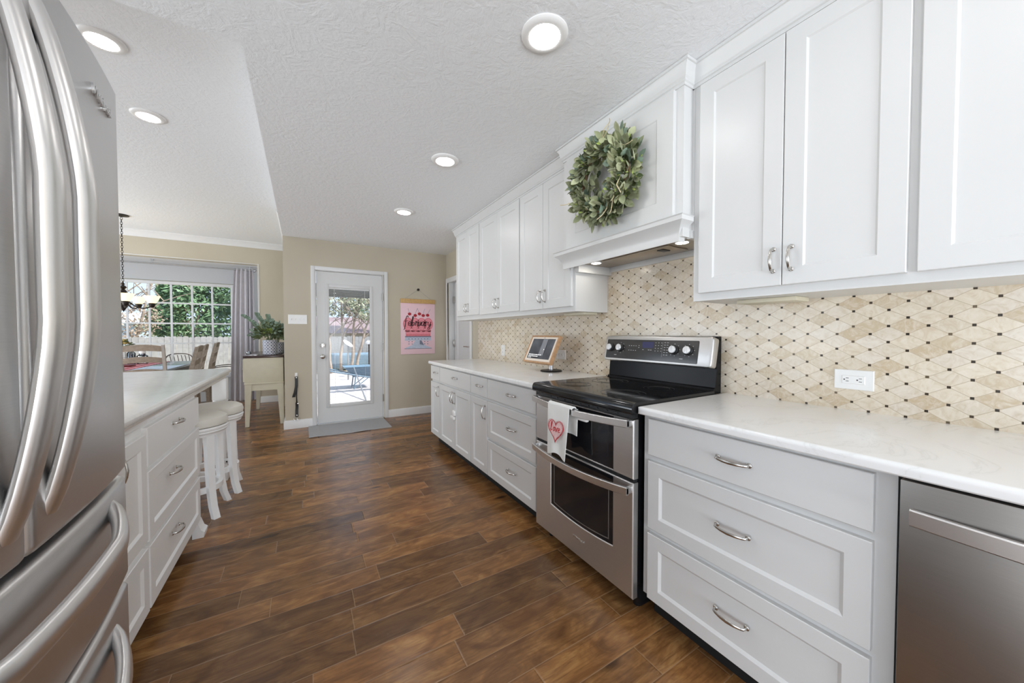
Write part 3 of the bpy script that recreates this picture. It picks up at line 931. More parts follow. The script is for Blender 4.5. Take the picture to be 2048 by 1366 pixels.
wreath_leaves('sage_leaves', 'leaf_sage', 300, .060, .034, 11, .060)
wreath_leaves('pale_leaves', 'leaf_pale', 120, .058, .036, 12, .066)
wreath_leaves('deep_leaves', 'leaf_deep', 200, .052, .026, 13, .045)
wreath_leaves('lime_sprigs', 'leaf_lime', 150, .026, .012, 14, .078)
wreath_leaves('blue_leaves', 'leaf_blue', 60, .050, .040, 15, .068)
g = G()
for k in range(9):
    a = rnd.uniform(0, 2 * PI); p = Vector((WC.x - .01, WC.y + math.cos(a) * WR * 1.0, WC.z + math.sin(a) * WR * 1.0)); pts = [p]
    d = Vector((-.2, math.cos(a + .9), math.sin(a + .9)))
    for q in range(5): p = p + d * .024 + Vector((rnd.uniform(-.012, .006), rnd.uniform(-.012, .012), rnd.uniform(-.012, .012))); pts.append(p)
    g.tube(catmull(pts, 4), .0022, 6)
g.build('pale_twigs', 'twig_pale', wr)
g = G(); g.tube([(HX - .024, WC.y, WC.z + WR + .05), (HX - .024, WC.y, WC.z + WR + .012), (WC.x + .035, WC.y, WC.z + WR)], .003, 6)
g.build('hanger', 'twig', wr)

# ------------------------------------------------------------------ range
RY0, RY1 = .986, 1.708
rg = thing('range', 'stainless double oven electric range with black glass cooktop', 'range', (1.5, 1.35, 0))
g = G(); g.box(1.215, 1.83, RY0 + .004, RY1 - .004, .05, .892); g.box(1.26, 1.80, RY0 + .02, RY1 - .02, .012, .05)
for y in (RY0 + .05, RY1 - .05):
    for x in (1.27, 1.78): g.lathe([(.018, 0), (.018, .015), (.01, .05)], (x, y, 0), 12)
g.build('body', 'black_enamel', rg)
g = G()
prof = [(1.168, .868), (1.160, .876), (1.160, .896), (1.166, .910), (1.176, .916), (1.19, .917), (1.765, .917), (1.765, .89), (1.2, .868)]
g.prism([(x, z) for x, z in prof], lambda u, v, w: (u, w, v), RY0 - .004, RY1 + .004)
ck = g.build('cooktop', 'black_enamel', rg)
for x, y, r in ((1.33, 1.18, .105), (1.33, 1.52, .085), (1.60, 1.18, .075), (1.60, 1.52, .105)):
    g = G()
    for q in (r, r * .72):
        g.tube([(x + math.cos(a) * q, y + math.sin(a) * q, .9171) for a in [2 * PI * k / 48 for k in range(48)]], .0011, 4, True, flat=(1, .25))
    g.build('burner_ring', 'print_gray' if False else 'black_plastic', ck)
g = G(); g.box(1.182, 1.215, RY0 + .01, RY1 - .01, .846, .868)
for k in range(9):
    y = RY0 + .09 + k * .06
    g.box(1.176, 1.184, y, y + .045, .853, .860, .002)
g.build('vent_strip', 'black_plastic', rg)

def oven_handle(parent, z0, z1, bow, name='handle'):
    g = G(); rings = []
    n = 22
    for k in range(n + 1):
        t = k / n; y = RY0 + .012 + (RY1 - RY0 - .024) * t
        s = 1 - (2 * t - 1) ** 2
        xo = 1.148 - bow * s; zo = -.010 * s
        b = .003
        ring = []
        for a, c in ((0, 0), (0, 1), (1, 1), (1, 0)):
            ring.append((xo + (.014 if a else 0), y, (z1 if c else z0) + zo))
        q = [(xo + b, y, z0 + zo), (xo, y, z0 + b + zo), (xo, y, z1 - b + zo), (xo + b, y, z1 + zo), (xo + .014, y, z1 + zo), (xo + .014, y, z0 + zo)]
        rings.append(q)
    g.loft(rings)
    for y in (RY0 + .012, RY1 - .028):
        g.box(1.150, 1.182, y, y + .016, z0 + .003, z1 - .003, .002)
    return g.build(name, 'steel_bar', parent)

# upper oven door
g = G()
def door_slab(g, z0, z1, wy0, wy1, wz0, wz1, sag=0.0):
    f = fRt(1.212)
    n = 14
    outer, outer2, inner, inner2 = [], [], [], []
    def ringp(y0, y1, za, zb, w, sg):
        pts = []
        for k in range(n + 1): t = k / n; pts.append(f(y0 + (y1 - y0) * t, za - sg * (1 - (2 * t - 1) ** 2), w))
        for k in range(n + 1): t = k / n; pts.append(f(y1 + (y0 - y1) * t, zb, w))
        return pts
    T = .030
    g.loft([ringp(RY0 + .004, RY1 - .004, z0, z1, 0, 0), ringp(RY0 + .004, RY1 - .004, z0, z1, T - .004, 0), ringp(RY0 + .008, RY1 - .008, z0 + .004, z1 - .004, T, 0),
            ringp(wy0, wy1, wz0, wz1, T, sag), ringp(wy0 + .003, wy1 - .003, wz0 + .003, wz1 - .003, T - .004, sag)], True, False)
    return ringp(wy0 + .003, wy1 - .003, wz0 + .003, wz1 - .003, T - .004, sag)
r_ = door_slab(g, .590, .842, 1.10, 1.562, .594, .838)
ud = g.build('upper_oven_door', 'steel_horizontal', rg)
g = G(); g.face(r_); g.build('oven_glass', 'display_black', ud)
g = G(); front(g, fRt(1.187), 1.135, 1.53, .645, .80, t=.0025, flat=True); g.build('oven_window', 'display_black', ud)
oven_handle(ud, .812, .845, .030)
g = G(); g.box(1.130, 1.150, 1.22, 1.30, .788, .808, .006); g.build('lock_tab', 'plastic_white', ud)
g = G(); r2 = door_slab(g, .078, .574, 1.10, 1.562, .250, .568, .016)
ld = g.build('lower_oven_door', 'steel_horizontal', rg)
g = G(); g.face(r2); g.build('oven_glass', 'display_black', ld)
g = G()
def wring(i, w):
    pts = []
    for k in range(15): t = k / 14; y = 1.128 + i + (1.534 - 1.128 - 2 * i) * t; pts.append((1.212 - w, y, .268 + i - .016 * (1 - (2 * t - 1) ** 2)))
    for k in range(15): t = k / 14; y = 1.534 - i - (1.534 - 1.128 - 2 * i) * t; pts.append((1.212 - w, y, .52 - i))
    return pts
g.loft([wring(0, .0262), wring(0, .0272), wring(.004, .0272), wring(.004, .0262)], True, False)
g.build('window_trim', 'hose_metal', ld)
oven_handle(ld, .528, .562, .034)
text_mesh('logo', 'Whirlpool', .020, 'chrome', ld, lambda u, v, w: (1.212 - .0302 - w, 1.327 - u, .168 + v), .0008)
G().box(1.19, 1.215, RY0 + .01, RY1 - .01, .575, .589).build('door_gap', 'black_gap', rg)

# backguard
g = G()
g.prism([(1.835, .90), (1.765, .905), (1.770, .925), (1.785, .93), (1.795, 1.03), (1.80, 1.19), (1.835, 1.19)], lambda u, v, w: (u, w, v), RY0 + .004, RY1 - .004)
bg = g.build('backguard', 'black_satin', rg)
PT, PB = Vector((1.765, 0, 1.190)), Vector((1.735, 0, 1.033))
pa = (PT - PB).normalized(); pn = Vector((-pa.z, 0, pa.x))
def fP(u, v, w):   # u = Y, v = distance up the sloped face
    q = PB + pa * v + pn * w; return (q.x, u, q.z)
hh = (PT - PB).length
g = G()
def rr(y0, y1, v0, v1, r, w):
    pts = []
    for cy, cv, a0 in ((y1 - r, v1 - r, 0), (y0 + r, v1 - r, 90), (y0 + r, v0 + r, 180), (y1 - r, v0 + r, 270)):
        for k in range(5):
            a = math.radians(a0 + k * 22.5); pts.append(fP(cy + math.cos(a) * r, cv + math.sin(a) * r, w))
    return pts
g.loft([rr(RY0 + .0, RY1 + .0, 0, hh, .016, -.045), rr(RY0 + .0, RY1 + .0, 0, hh, .016, -.006), rr(RY0 + .002, RY1 - .002, .002, hh - .002, .015, -.002), rr(RY0 + .006, RY1 - .006, .006, hh - .006, .013, 0)])
cp = g.build('control_panel', 'steel_horizontal', bg)
g = G(); g.loft([rr(1.058, 1.690, .014, .136, .006, .0002), rr(1.058, 1.690, .014, .136, .006, .0012), rr(1.0595, 1.6885, .0155, .1345, .005, .0016)])
simple('panel_black', (.035, .033, .031), .22, var=.05)
pg = g.build('control_glass', 'panel_black', cp)
for y in (1.655, 1.575, 1.196, 1.112):
    g = G(); c = fP(y, .083, .0016)
    g.lathe([(.026, 0), (.026, .006), (.022, .009), (.021, .016)], c, 28, pn)
    kb = g.build('knob', 'black_plastic', cp)
    g = G(); c = Vector(fP(y, .083, .0176)); prof = [(.0205, 0), (.0205, .006), (.019, .008), (0, .0085)]
    g.lathe(prof, c, 28, pn)
    g.obox(c + pn * .0095, pa, Vector((0, 1, 0)), pn, .017, .003, .003, .001)
    g.build('knob_cap', 'knob_silver', kb)
g = G(); g.loft([[fP(a, b, w) for a, b in ((1.330, .088), (1.408, .088), (1.408, .124), (1.330, .124))] for w in (.0016, .0020)])
g.build('display', 'display_blue', pg)
# printed key legends: small marks
r = random.Random(5); g = G()
def mark(y, v, wy, wv):
    g.loft([[fP(a, b, w) for a, b in ((y - wy, v - wv), (y + wy, v - wv), (y + wy, v + wv), (y - wy, v + wv))] for w in (.0016, .0018)])
for iy in range(4):
    for iv in range(2): mark(1.505 - iy * .017, .070 + iv * .028, .003, .0016)
for iv in range(2): mark(1.432, .088 + iv * .012, .003, .0015)
for iy in range(3):
    for iv in range(4): mark(1.316 - iy * .019, .072 + iv * .016, .0028, .0016)
for iy in range(2):
    for iv in range(6): mark(1.256 - iy * .017, .052 + iv * .014, .005, .0013)
for y in (1.575, 1.196, 1.112):
    for k in range(7):
        a = math.radians(-40 + k * 42); mark(y - math.sin(a) * .033, .083 + math.cos(a) * .033, .0024, .0014)
for y in (1.40, 1.36, 1.345): mark(y, .076, .005, .0014)
for y in (1.61, 1.15): mark(y, .036, .010, .0016)
g.build('key_legends', 'print_gray', pg)
g = G(); g.loft([[fP(a, b, w) for a, b in ((1.2695, .040), (1.2705, .040), (1.2705, .126), (1.2695, .126))] for w in (.0016, .0018)])
g.build('divider_line', 'hose_metal', pg)

# ------------------------------------------------------------------ dish towel on the upper handle
tw = thing('dish_towel', 'white dish towel with a pink heart hanging over the oven handle', 'towel', (1.12, 1.40, .57))
def towel_strip(y0a, y1a, z_top, z_bot, x0, skew, droop, th, seed, front_side=True):
    g = G(); r = random.Random(seed); NU, NV = 14, 20; A, B = [], []
    for j in range(NV + 1):
        v = j / NV; ra, rb = [], []
        for i in range(NU + 1):
            u = i / NU
            wdt = 1 - .12 * v
            y = (y0a + y1a) / 2 + (u - .5) * (y1a - y0a) * wdt + skew * v
            zb = z_bot + droop * math.sin(u * PI) ** 2
            z = z_top + (zb - z_top) * v
            x = x0 - .004 * math.sin(u * 9 + v * 2) * v - .012 * v * (1 if front_side else -.3)
            ra.append((x, y, z)); rb.append((x + th, y, z))
        A.append(ra); B.append(rb)
    VA = [[g.bm.verts.new(p) for p in r_] for r_ in A]; VB = [[g.bm.verts.new(p) for p in r_] for r_ in B]
    for j in range(NV):
        for i in range(NU):
            g.bm.faces.new([VA[j][i], VA[j][i + 1], VA[j + 1][i + 1], VA[j + 1][i]])
            g.bm.faces.new([VB[j][i], VB[j + 1][i], VB[j + 1][i + 1], VB[j][i + 1]])
    for j in range(NV):
        g.bm.faces.new([VA[j][0], VA[j + 1][0], VB[j + 1][0], VB[j][0]]); g.bm.faces.new([VA[j][NU], VB[j][NU], VB[j + 1][NU], VA[j + 1][NU]])
    for i in range(NU):
        g.bm.faces.new([VA[NV][i], VB[NV][i], VB[NV][i + 1], VA[NV][i + 1]]); g.bm.faces.new([VA[0][i], VA[0][i + 1], VB[0][i + 1], VB[0][i]])
    return g
TX = 1.109
towel_strip(1.318, 1.488, .838, .575, TX, 0.005, .022, .003, 2).build('front_fold', 'towel_white', tw)
g = towel_strip(1.288, 1.46, .838, .705, 1.137, -.005, .0, .003, 4, False); g.build('back_fold', 'towel_white', tw)
g = G(); n = 10; rings = []
for k in range(15):
    y = 1.30 + .188 * k / 14; ring = []
    s = 1 - (2 * (y - RY0) / (RY1 - RY0) - 1) ** 2
    for q in range(9):
        a = PI * q / 8
        ring.append((1.1245 - .0155 * math.cos(a), y, .838 + .012 * math.sin(a)))
    for q in range(8, -1, -1):
        a = PI * q / 8
        ring.append((1.1245 - .0120 * math.cos(a), y, .834 + .009 * math.sin(a)))
    rings.append(ring)
g.loft(rings); g.build('top_fold', 'towel_white', tw)
def fT(u, v, w): return (TX - .0085 - w - .012 * ((.838 - (v)) / .263), u, v)
def ribbon(g, pts, hw, f, w0, th=.0006, seg=6):
    P = catmull([(p[0], p[1], 0) for p in pts], seg)
    L, R = [], []
    for i, p in enumerate(P):
        t = P[min(i + 1, len(P) - 1)] - P[max(i - 1, 0)]
        t = t.normalized() if t.length > 1e-9 else Vector((1, 0, 0))
        n = Vector((-t.y, t.x, 0)); k = hw * (.55 + .45 * abs(t.y))
        L.append(p + n * k); R.append(p - n * k)
    for i in range(len(P) - 1):
        q = [L[i], L[i + 1], R[i + 1], R[i]]
        g.loft([[f(a.x, a.y, w0) for a in q], [f(a.x, a.y, w0 + th) for a in q]])
SC = {'f': [[(.75, 2.0), (.5, 2.35), (.25, 1.8), (.2, .3), (.1, -.8), (-.15, -.9)], [(-.15, 1.05), (.7, 1.15)]],
      'F': [[(.95, 1.75), (.6, 2.3), (.3, 1.7), (.25, .3), (.15, -.7), (-.1, -.9)], [(-.1, .9), (.8, 1.1)]],
      'e': [[(.0, .35), (.55, .6), (.55, .95), (.25, .95), (.05, .5), (.3, .02), (.8, .25)]],
      'b': [[(.0, .3), (.3, 1.6), (.3, 2.2), (.12, 1.9), (.12, .2), (.4, 0), (.7, .4), (.55, .85), (.2, .6)]],
      'r': [[(.05, .95), (.3, 1.05), (.2, .5), (.15, 0)], [(.2, .6), (.45, .95), (.75, .85)]],
      'u': [[(.05, 1), (.05, .3), (.3, 0), (.62, .35), (.66, 1.0)], [(.66, 1.0), (.64, .15), (.9, .1)]],
      'a': [[(.65, .85), (.3, 1), (.05, .5), (.3, 0), (.6, .4), (.68, 1.0)], [(.68, 1.0), (.66, .15), (.9, .1)]],
      'y': [[(.05, 1), (.05, .4), (.3, .1), (.62, .5)], [(.68, 1), (.62, .1), (.45, -.8), (.1, -.75), (.3, -.2), (.9, .3)]],
      'l': [[(.0, .2), (.35, 1.5), (.3, 2.2), (.12, 1.8), (.12, .2), (.4, .02), (.6, .3)]],
      'o': [[(.4, 1), (.08, .6), (.3, .0), (.68, .4), (.45, 1.0), (.8, .85)]],
      'v': [[(0, 1), (.25, .1), (.35, .05), (.65, .95), (.85, .85)]]}
def script(g, word, u0, v0, size, f, w0, hw, sgn=-1, slant=.12, adv=.80, rise=0.0):
    x = 0
    for ch in word:
        for st in SC[ch]:
            ribbon(g, [(u0 + sgn * ((x + p[0] + slant * p[1]) * size), v0 + p[1] * size + rise * x * size) for p in st], hw, f, w0, .0005, 5)
        x += adv
# heart
heart = []
for k in range(41):
    t = 2 * PI * k / 40
    heart.append((16 * math.sin(t) ** 3 / 16, (13 * math.cos(t) - 5 * math.cos(2 * t) - 2 * math.cos(3 * t) - math.cos(4 * t)) / 16))
hc = (1.404, .718)
g = G(); g.loft([[fT(hc[0] + x * .060, hc[1] + y * .060, w) for x, y in heart[:-1]] for w in (.0, .0008)])
hp = g.build('heart_print', 'towel_pink', tw)
g = G(); r = random.Random(8)
for s in (1.0, .93, 1.06):
    P = [(hc[0] + x * .060 * s + r.uniform(-.002, .002), hc[1] + y * .060 * s + r.uniform(-.002, .002)) for x, y in heart]
    ribbon(g, P[::2], .0012, fT, .0009, .0004, 4)
script(g, 'love', 1.446, .708, .0215, fT, .0010, .0024, adv=.92)
g.build('lettering', 'towel_red', hp)

# ------------------------------------------------------------------ dishwasher
dw = thing('dishwasher', 'stainless dishwasher with bar handle at the lower right', 'dishwasher', (1.5, -.065, 0))
G().box(1.235, XW - .02, -.365, .237, .10, .870).build('tub_body', 'black_gap', dw)
G().box(1.28, XW - .05, -.36, .232, .0, .10).build('toe_kick', 'black_gap', dw)
G().box(1.192, 1.235, -.362, .232, .11, .866, .003).build('door', 'steel_dark', dw)
g = G(); rings = []
for k in range(17):
    t = k / 16; y = .214 - t * .558; s = 1 - (2 * t - 1) ** 2; x = 1.176 - .018 * s
    rings.append([(x + .003, y, .768), (x, y, .771), (x, y, .803), (x + .003, y, .806), (x + .012, y, .806), (x + .012, y, .768)])
g.loft(rings); g.box(1.178, 1.193, .205, .214, .770, .804); g.box(1.178, 1.193, -.344, -.335, .770, .804)
g.build('handle', 'steel_bar', dw)

# ------------------------------------------------------------------ outlets on the tile and switch plate
def outlet(label, y, z, horizontal, kind='outlet'):
    t = thing('wall_outlet', label, 'outlet', (XW, y, z))
    hy, hz = (.0575, .0385) if horizontal else (.0385, .0575)
    g = G(); front(g, fRt(XW), y - hy, y + hy, z - hz, z + hz, t=.006, flat=True)
    g.build('cover_plate', 'plastic_white', t)
    iy, iz = (.034, .0165) if horizontal else (.0165, .034)
    g = G(); front(g, fRt(XW - .006), y - iy, y + iy, z - iz, z + iz, t=.003, flat=True)
    rc = g.build('receptacle', 'plastic_white', t)
    f = fRt(XW - .0088)
    for sgn in (-1, 1):
        g = G(); c = sgn * .019
        for a, b, ha, hb in ((c - .002, .006, .0042, .0010), (c - .002, -.006, .0042, .0010), (c + .007, 0, .0022, .0022)):
            if not horizontal: a, b, ha, hb = b, a, hb, ha
            g.loft([[f(y + a + p * ha, z + b + q * hb, w) for p, q in ((-1, -1), (1, -1), (1, 1), (-1, 1))] for w in (0, .0006)])
        g.build('socket', 'black_plastic', rc)
outlet('white double outlet mounted sideways on the tile right of the range', .490, 1.024, True)
outlet('white double outlet on the tile at the far end of the counter', 3.285, 1.024, False)
outlet('white double outlet partly behind the wooden framed smart display', 2.30, 1.030, True)

sw = thing('light_switch', 'white four gang light switch plate left of the glass door', 'light switch', (-.056, YB, 1.384))
g = G(); front(g, fB, -.159, .047, 1.325, 1.443, t=.006, flat=True); g.build('cover_plate', 'plastic_white', sw)
for k in range(4):
    x = -.125 + k * .046
    G().box(x - .004, x + .004, YB - .016, YB - .005, 1.378, 1.396, .002).build('toggle', 'plastic_white', sw)

# ------------------------------------------------------------------ smart display
td = thing('smart_display', 'wooden framed smart display tilted back on the far counter', 'tablet', (1.70, 2.28, .903))
c0 = Vector((1.58, 0, .975)); ua = Vector((.10, 0, .215)); ha = ua.length; ua = ua.normalized(); na = Vector((-ua.z, 0, ua.x))
def fD(u, v, w): q = c0 + ua * v + na * w; return (q.x, u, q.z)
TY0, TY1 = 2.105, 2.475
def dbox(g, a0, a1, b0, b1, w0, w1, bev=.002):
    rings = [[fD(y, v, w) for y, v in ((a0 + i, b0 + i), (a1 - i, b0 + i), (a1 - i, b1 - i), (a0 + i, b1 - i))] for i, w in ((0, w0), (0, w1 - bev), (bev, w1))]
    g.loft(rings)
g = G(); dbox(g, TY0, TY1, 0, .014, -.030, 0); dbox(g, TY0, TY1, ha - .014, ha, -.030, 0); dbox(g, TY0, TY0 + .014, .014, ha - .014, -.030, 0); dbox(g, TY1 - .014, TY1, .014, ha - .014, -.030, 0); dbox(g, TY0 + .01, TY1 - .01, .01, ha - .01, -.024, -.012)
g.build('frame', 'tablet_wood', td)
g = G(); dbox(g, TY0 + .013, TY1 - .013, .013, ha - .013, -.012, -.004, .0005); g.build('mat_border', 'tablet_mat', td)
g = G(); dbox(g, TY0 + .036, TY1 - .036, .034, ha - .030, -.005, -.003, .0003); scn = g.build('screen', 'tablet_screen', td)
g = G(); P = []
ctr, hw_, hv_ = (2.262, .150), .034, .085
for cx, cv, a0 in ((1, 1, 0), (-1, 1, 90), (-1, -1, 180), (1, -1, 270)):
    for k in range(6):
        a = math.radians(a0 + k * 18); P.append((ctr[0] + cx * (hw_ - .012) + math.cos(a) * .012, ctr[1] + cv * (hv_ - .012) + math.sin(a) * .012))
P = [(x, min(max(v, .036), ha - .034)) for x, v in P]
g.loft([[fD(x, v, w) for x, v in P] for w in (-.0029, -.0025)]); g.build('phone_picture', 'screen_shape', scn)
g = G(); ribbon(g, [(2.232, .20), (2.229, .16), (2.229, .11), (2.229, .07)], .003, fD, -.0024, .0003)
g.build('phone_edge', 'screen_edge', scn)
r = random.Random(2); g = G()
for v, y0, L in ((.068, 2.425, .15), (.054, 2.425, .13), (.043, 2.425, .045)):
    y = y0
    while y > y0 - L:
        wl = r.uniform(.010, .026); h = .0032 if v > .05 else .0018
        g.loft([[fD(a, b, w) for a, b in ((y, v - h), (y - wl, v - h), (y - wl, v + h), (y, v + h))] for w in (-.0028, -.0024)])
        y -= wl + .005
g.build('caption_lines', 'screen_text', scn)
g = G(); g.lathe([(.004, 0), (.003, .001)], fD(2.29, ha - .022, -.004), 12, na); g.build('camera_lens', 'black_plastic', td)
g = G(); g.lathe([(.085, 0), (.088, .004), (.080, .012), (.03, .014)], (1.70, 2.24, .903), 32); g.build('stand_base', 'black_plastic', td)
g = G(); g.tube([(1.70, 2.24, .914), (1.70, 2.24, .99), (1.66, 2.25, 1.06), (1.635, 2.26, 1.08)], [.020, .020, .018, .016], 16); g.build('stand_post', 'silver_tray', td)

# ------------------------------------------------------------------ refrigerator
fr = thing('refrigerator', 'stainless four door french door refrigerator at left frame edge', 'refrigerator', (-.75, .79, 0))
FY0, FY1, FYM = .37, 1.214, .792
def fx(y):
    t = (y - FYM) / .42
    return -.344 - .030 * t * t
def fdoor(y0, y1, z0, z1, far=False, near=False):
    g = G(); rings = []; n = 18
    def outline(xoff, ins):
        return None
    # lofted strips along y with rounded vertical and horizontal edges
    R = .014
    ys = []
    for k in range(5):
        a = PI / 2 * k / 4; ys.append((y0 + R - R * math.cos(a), R - R * math.sin(a)))
    for k in range(1, n): ys.append((y0 + R + (y1 - y0 - 2 * R) * k / n, 0))
    for k in range(5):
        a = PI / 2 * k / 4; ys.append((y1 - R + R * math.sin(a), R - R * math.cos(a)))
    for y, d in ys:
        x = fx(min(max(y, y0), y1)) - d
        ring = [(x - (.06 - d), y, z0), (x - R, y, z0)]
        for k in range(1, 5):
            a = PI / 2 * k / 4; ring.append((x - R + R * math.sin(a), y, z0 + R - R * math.cos(a)))
        for k in range(1, 5):
            a = PI / 2 * k / 4; ring.append((x - R + R * math.cos(a), y, z1 - R + R * math.sin(a)))
        ring.append((x - (.06 - d), y, z1))
        rings.append(ring)
    g.loft(rings)
    return g
G().box(-1.17, -.440, FY0 + .004, FY1 - .006, .03, 1.762, .008).build('body', 'steel_dark', fr)
G().box(-1.1, -.46, FY0 + .03, FY1 - .03, 0, .03).build('plinth', 'black_plastic', fr)
def fhandle_v(y, parent):
    g = G(); pts = []; n = 24
    for k in range(n + 1):
        t = k / n; z = .925 + t * (1.715 - .925)
        s = math.sin(PI * t)
        pts.append((fx(y) - .006 + .050 * min(1, s * 1.10) ** .8, y, z))
    rr_ = [.0155 + .003 * math.sin(PI * k / n) for k in range(n + 1)]
    g.tube(pts, rr_, 16, flat=(1.25, .70), up=(0, 1, 0))
    return g.build('handle', 'steel_handle', parent)
for y0, y1, hy in ((FY0, FYM - .003, .752), (FYM + .003, FY1, .846)):
    d = fdoor(y0, y1, .876, 1.777).build('french_door', 'steel_fridge', fr)
    fhandle_v(hy, d)
    if y1 == FY1:
        # raised maker badge near the top outer corner
        text_mesh('logo', 'Whirlpool', .026, 'knob_silver', d, lambda u, v, w: (fx(1.085 + u) + .0012 + w, 1.085 + u, 1.692 + v), .0022)
def fhandle_h(z, parent):
    g = G(); pts = []; n = 26
    for k in range(n + 1):
        t = k / n; y = FY0 + .115 + t * (FY1 - FY0 - .23)
        s = math.sin(PI * t)
        pts.append((fx(y) - .006 + .052 * min(1, s * 1.35) ** .75, y, z - .022 * s))
    g.tube(pts, .0175, 16, flat=(1.15, .70), up=(0, 0, 1))
    return g.build('handle', 'steel_bar', parent)
for z0, z1, hz in ((.618, .862, .822), (.06, .602, .545)):
    d = fdoor(FY0, FY1, z0, z1).build('freezer_drawer', 'steel_fridge', fr)
    fhandle_h(hz, d)

# ------------------------------------------------------------------ kitchen island
def island_cabinet(label, Y0, Y1, specs):
    t = thing('island_cabinet', label, 'cabinet', (-.9, (Y0 + Y1) / 2, 0))
    g = G(); xf = FX - .019
    g.box(-1.30, xf, Y0, Y1, .090, .842); g.build('body', 'island_white', t)
    G().box(-1.29, xf - .07, Y0 + .002, Y1 - .002, 0, .09).build('toe_kick', 'black_gap', t)
    f = fIs(xf)
    for kind, y0, y1, z0, z1, flat, pulls in specs:
        g = G(); front(g, f, y0, y1, z0, z1, flat=flat, rail=.052)
        p = g.build(kind, 'island_white', t)
        for u, v, vert in pulls: pull(f, u, v, .019, vertical=vert, parent=p)
    return t
IM = 1.945
ic = island_cabinet('white island cabinet with paneled doors right behind the refrigerator', 1.30, IM, [
    ('door', 1.50, IM - .014, .378, .806, False, [(1.655, .745, True)]),
    ('drawer', 1.50, IM - .014, .093, .350, False, [])])
g = G(); g.box(FX, FX + .010, 1.66, 1.70, .60, .64, .003); g.box(FX, FX + .008, 1.64, 1.65, .605, .635, .002)
g.build('child_latch', 'plastic_white', ic)
it = island_cabinet('white island cabinet with three drawers facing the aisle', IM, 2.752, [
    ('drawer', IM + .002, 2.745, .671, .826, True, [(2.31, .776, False)]),
    ('drawer', IM + .002, 2.745, .365, .647, False, [(2.25, .553, False)]),
    ('drawer', IM + .002, 2.745, .093, .345, False, [(2.268, .262, False)])])
g = G(); f = lambda u, v, w: (u, w, v)
g.prism([(FX - .03, 0), (FX + .022, 0), (FX + .026, .03), (FX + .010, .045), (FX - .004, .09), (FX - .03, .09)], f, 2.69, 2.775)
g.build('bracket_foot', 'island_white', it)
g = G(); ITX = -.515
IP = [(0, .842), (.0, .862), (.016, .866), (.020, .876), (.012, .884), (.030, .886), (.034, .894), (.034, .905), (.028, .912), (.022, .914)]
def island_ring(o, z):
    x1, x0, y0, y1 = ITX - .034 + o, -1.34 - o, 1.28 - o, 3.722 + o
    R = .05 + o; pts = []
    for cx, cy, a0 in ((x1 - R, y1 - R, 0), (x0 + R, y1 - R, 90), (x0 + R, y0 + R, 180), (x1 - R, y0 + R, 270)):
        for k in range(6):
            a = math.radians(a0 + k * 18); pts.append((cx + math.cos(a) * R, cy + math.sin(a) * R, z))
    return pts
g.loft([island_ring(o, z) for o, z in IP])
tag(g.build('island_countertop', 'quartz'), 'white island countertop with molded edge and seating overhang', 'countertop')
def island_post(x, y, label):
    t = thing('island_post', label, 'support post', (x, y, 0))
    g = G(); g.box(x - .046, x + .046, y - .046, y + .046, .665, .840, .004); g.build('top_block', 'island_white', t)
    g = G(); g.lathe([(.036, .10), (.040, .12), (.030, .14), (.034, .20), (.046, .34), (.050, .46), (.042, .58), (.034, .605), (.046, .618), (.046, .634), (.036, .64), (.050, .652), (.050, .666)], (x, y, 0), 28); g.build('turned_shaft', 'island_white', t)
    g = G(); g.box(x - .045, x + .045, y - .045, y + .045, 0, .10, .004); g.build('foot_block', 'island_white', t)
island_post(-.588, 3.682, 'white turned post under the corner of the island overhang')

# ------------------------------------------------------------------ bar stools
def bar_stool(label, x, y, rot):
    t = thing('bar_stool', label, 'stool', (0, 0, 0), 'backless swivel stools at the island')
    g = G(); g.lathe([(.0, .545), (.162, .545), (.176, .552), (.180, .572), (.173, .596), (.145, .612), (.08, .620), (0, .622)], (0, 0, 0), 48); g.build('seat_cushion', 'stool_fabric', t)
    g = G(); g.lathe([(.150, .492), (.164, .494), (.166, .506), (.172, .510), (.176, .518), (.172, .524), (.178, .528), (.180, .537), (.176, .545), (.15, .545)], (0, 0, 0), 48); g.build('seat_ring', 'island_white', t)
    for k in range(4):
        a = PI / 4 + k * PI / 2
        d = Vector((math.cos(a), math.sin(a), 0))
        g = G(); rings = []
        for z, rad, w in ((.498, .142, .024), (.40, .146, .022), (.28, .150, .0205), (.16, .158, .0195), (.07, .174, .019), (.0, .200, .019)):
            c = d * rad + Vector((0, 0, z)); s = Vector((-d.y, d.x, 0))
            rings.append([c + d * w * .8 + s * w, c - d * w * .8 + s * w, c - d * w * .8 - s * w, c + d * w * .8 - s * w])
        g.loft(rings); g.build('leg', 'island_white', t, angle=30)
    g = G(); R = .135
    prof = [(R - .012, .150), (R + .012, .150), (R + .012, .182), (R - .012, .182), (R - .012, .150)]
    g.lathe(prof, (0, 0, 0), 40, caps=False); g.build('footrest_ring', 'island_white', t)
    g = G()
    for k in range(4):
        a = k * PI / 2 + PI / 4 + .22
        c = Vector((math.cos(a) * (R - .013), math.sin(a) * (R - .013), .166)); g.lathe([(.006, 0), (.005, .004), (0, .005)], c, 10, (-math.cos(a), -math.sin(a), 0))
    g.build('bolt', 'iron_bronze', t)
    t.location = (x, y, 0); t.rotation_euler = (0, 0, rot); t.scale = (1, 1, 1.085)
    return t
st = bar_stool('white backless bar stool with cream seat nearest the island drawers', -.633, 3.083, math.radians(-4))
dup(st, (-.590, 3.448, 0), math.radians(6), 'white backless bar stool with cream seat farther from the island drawers')

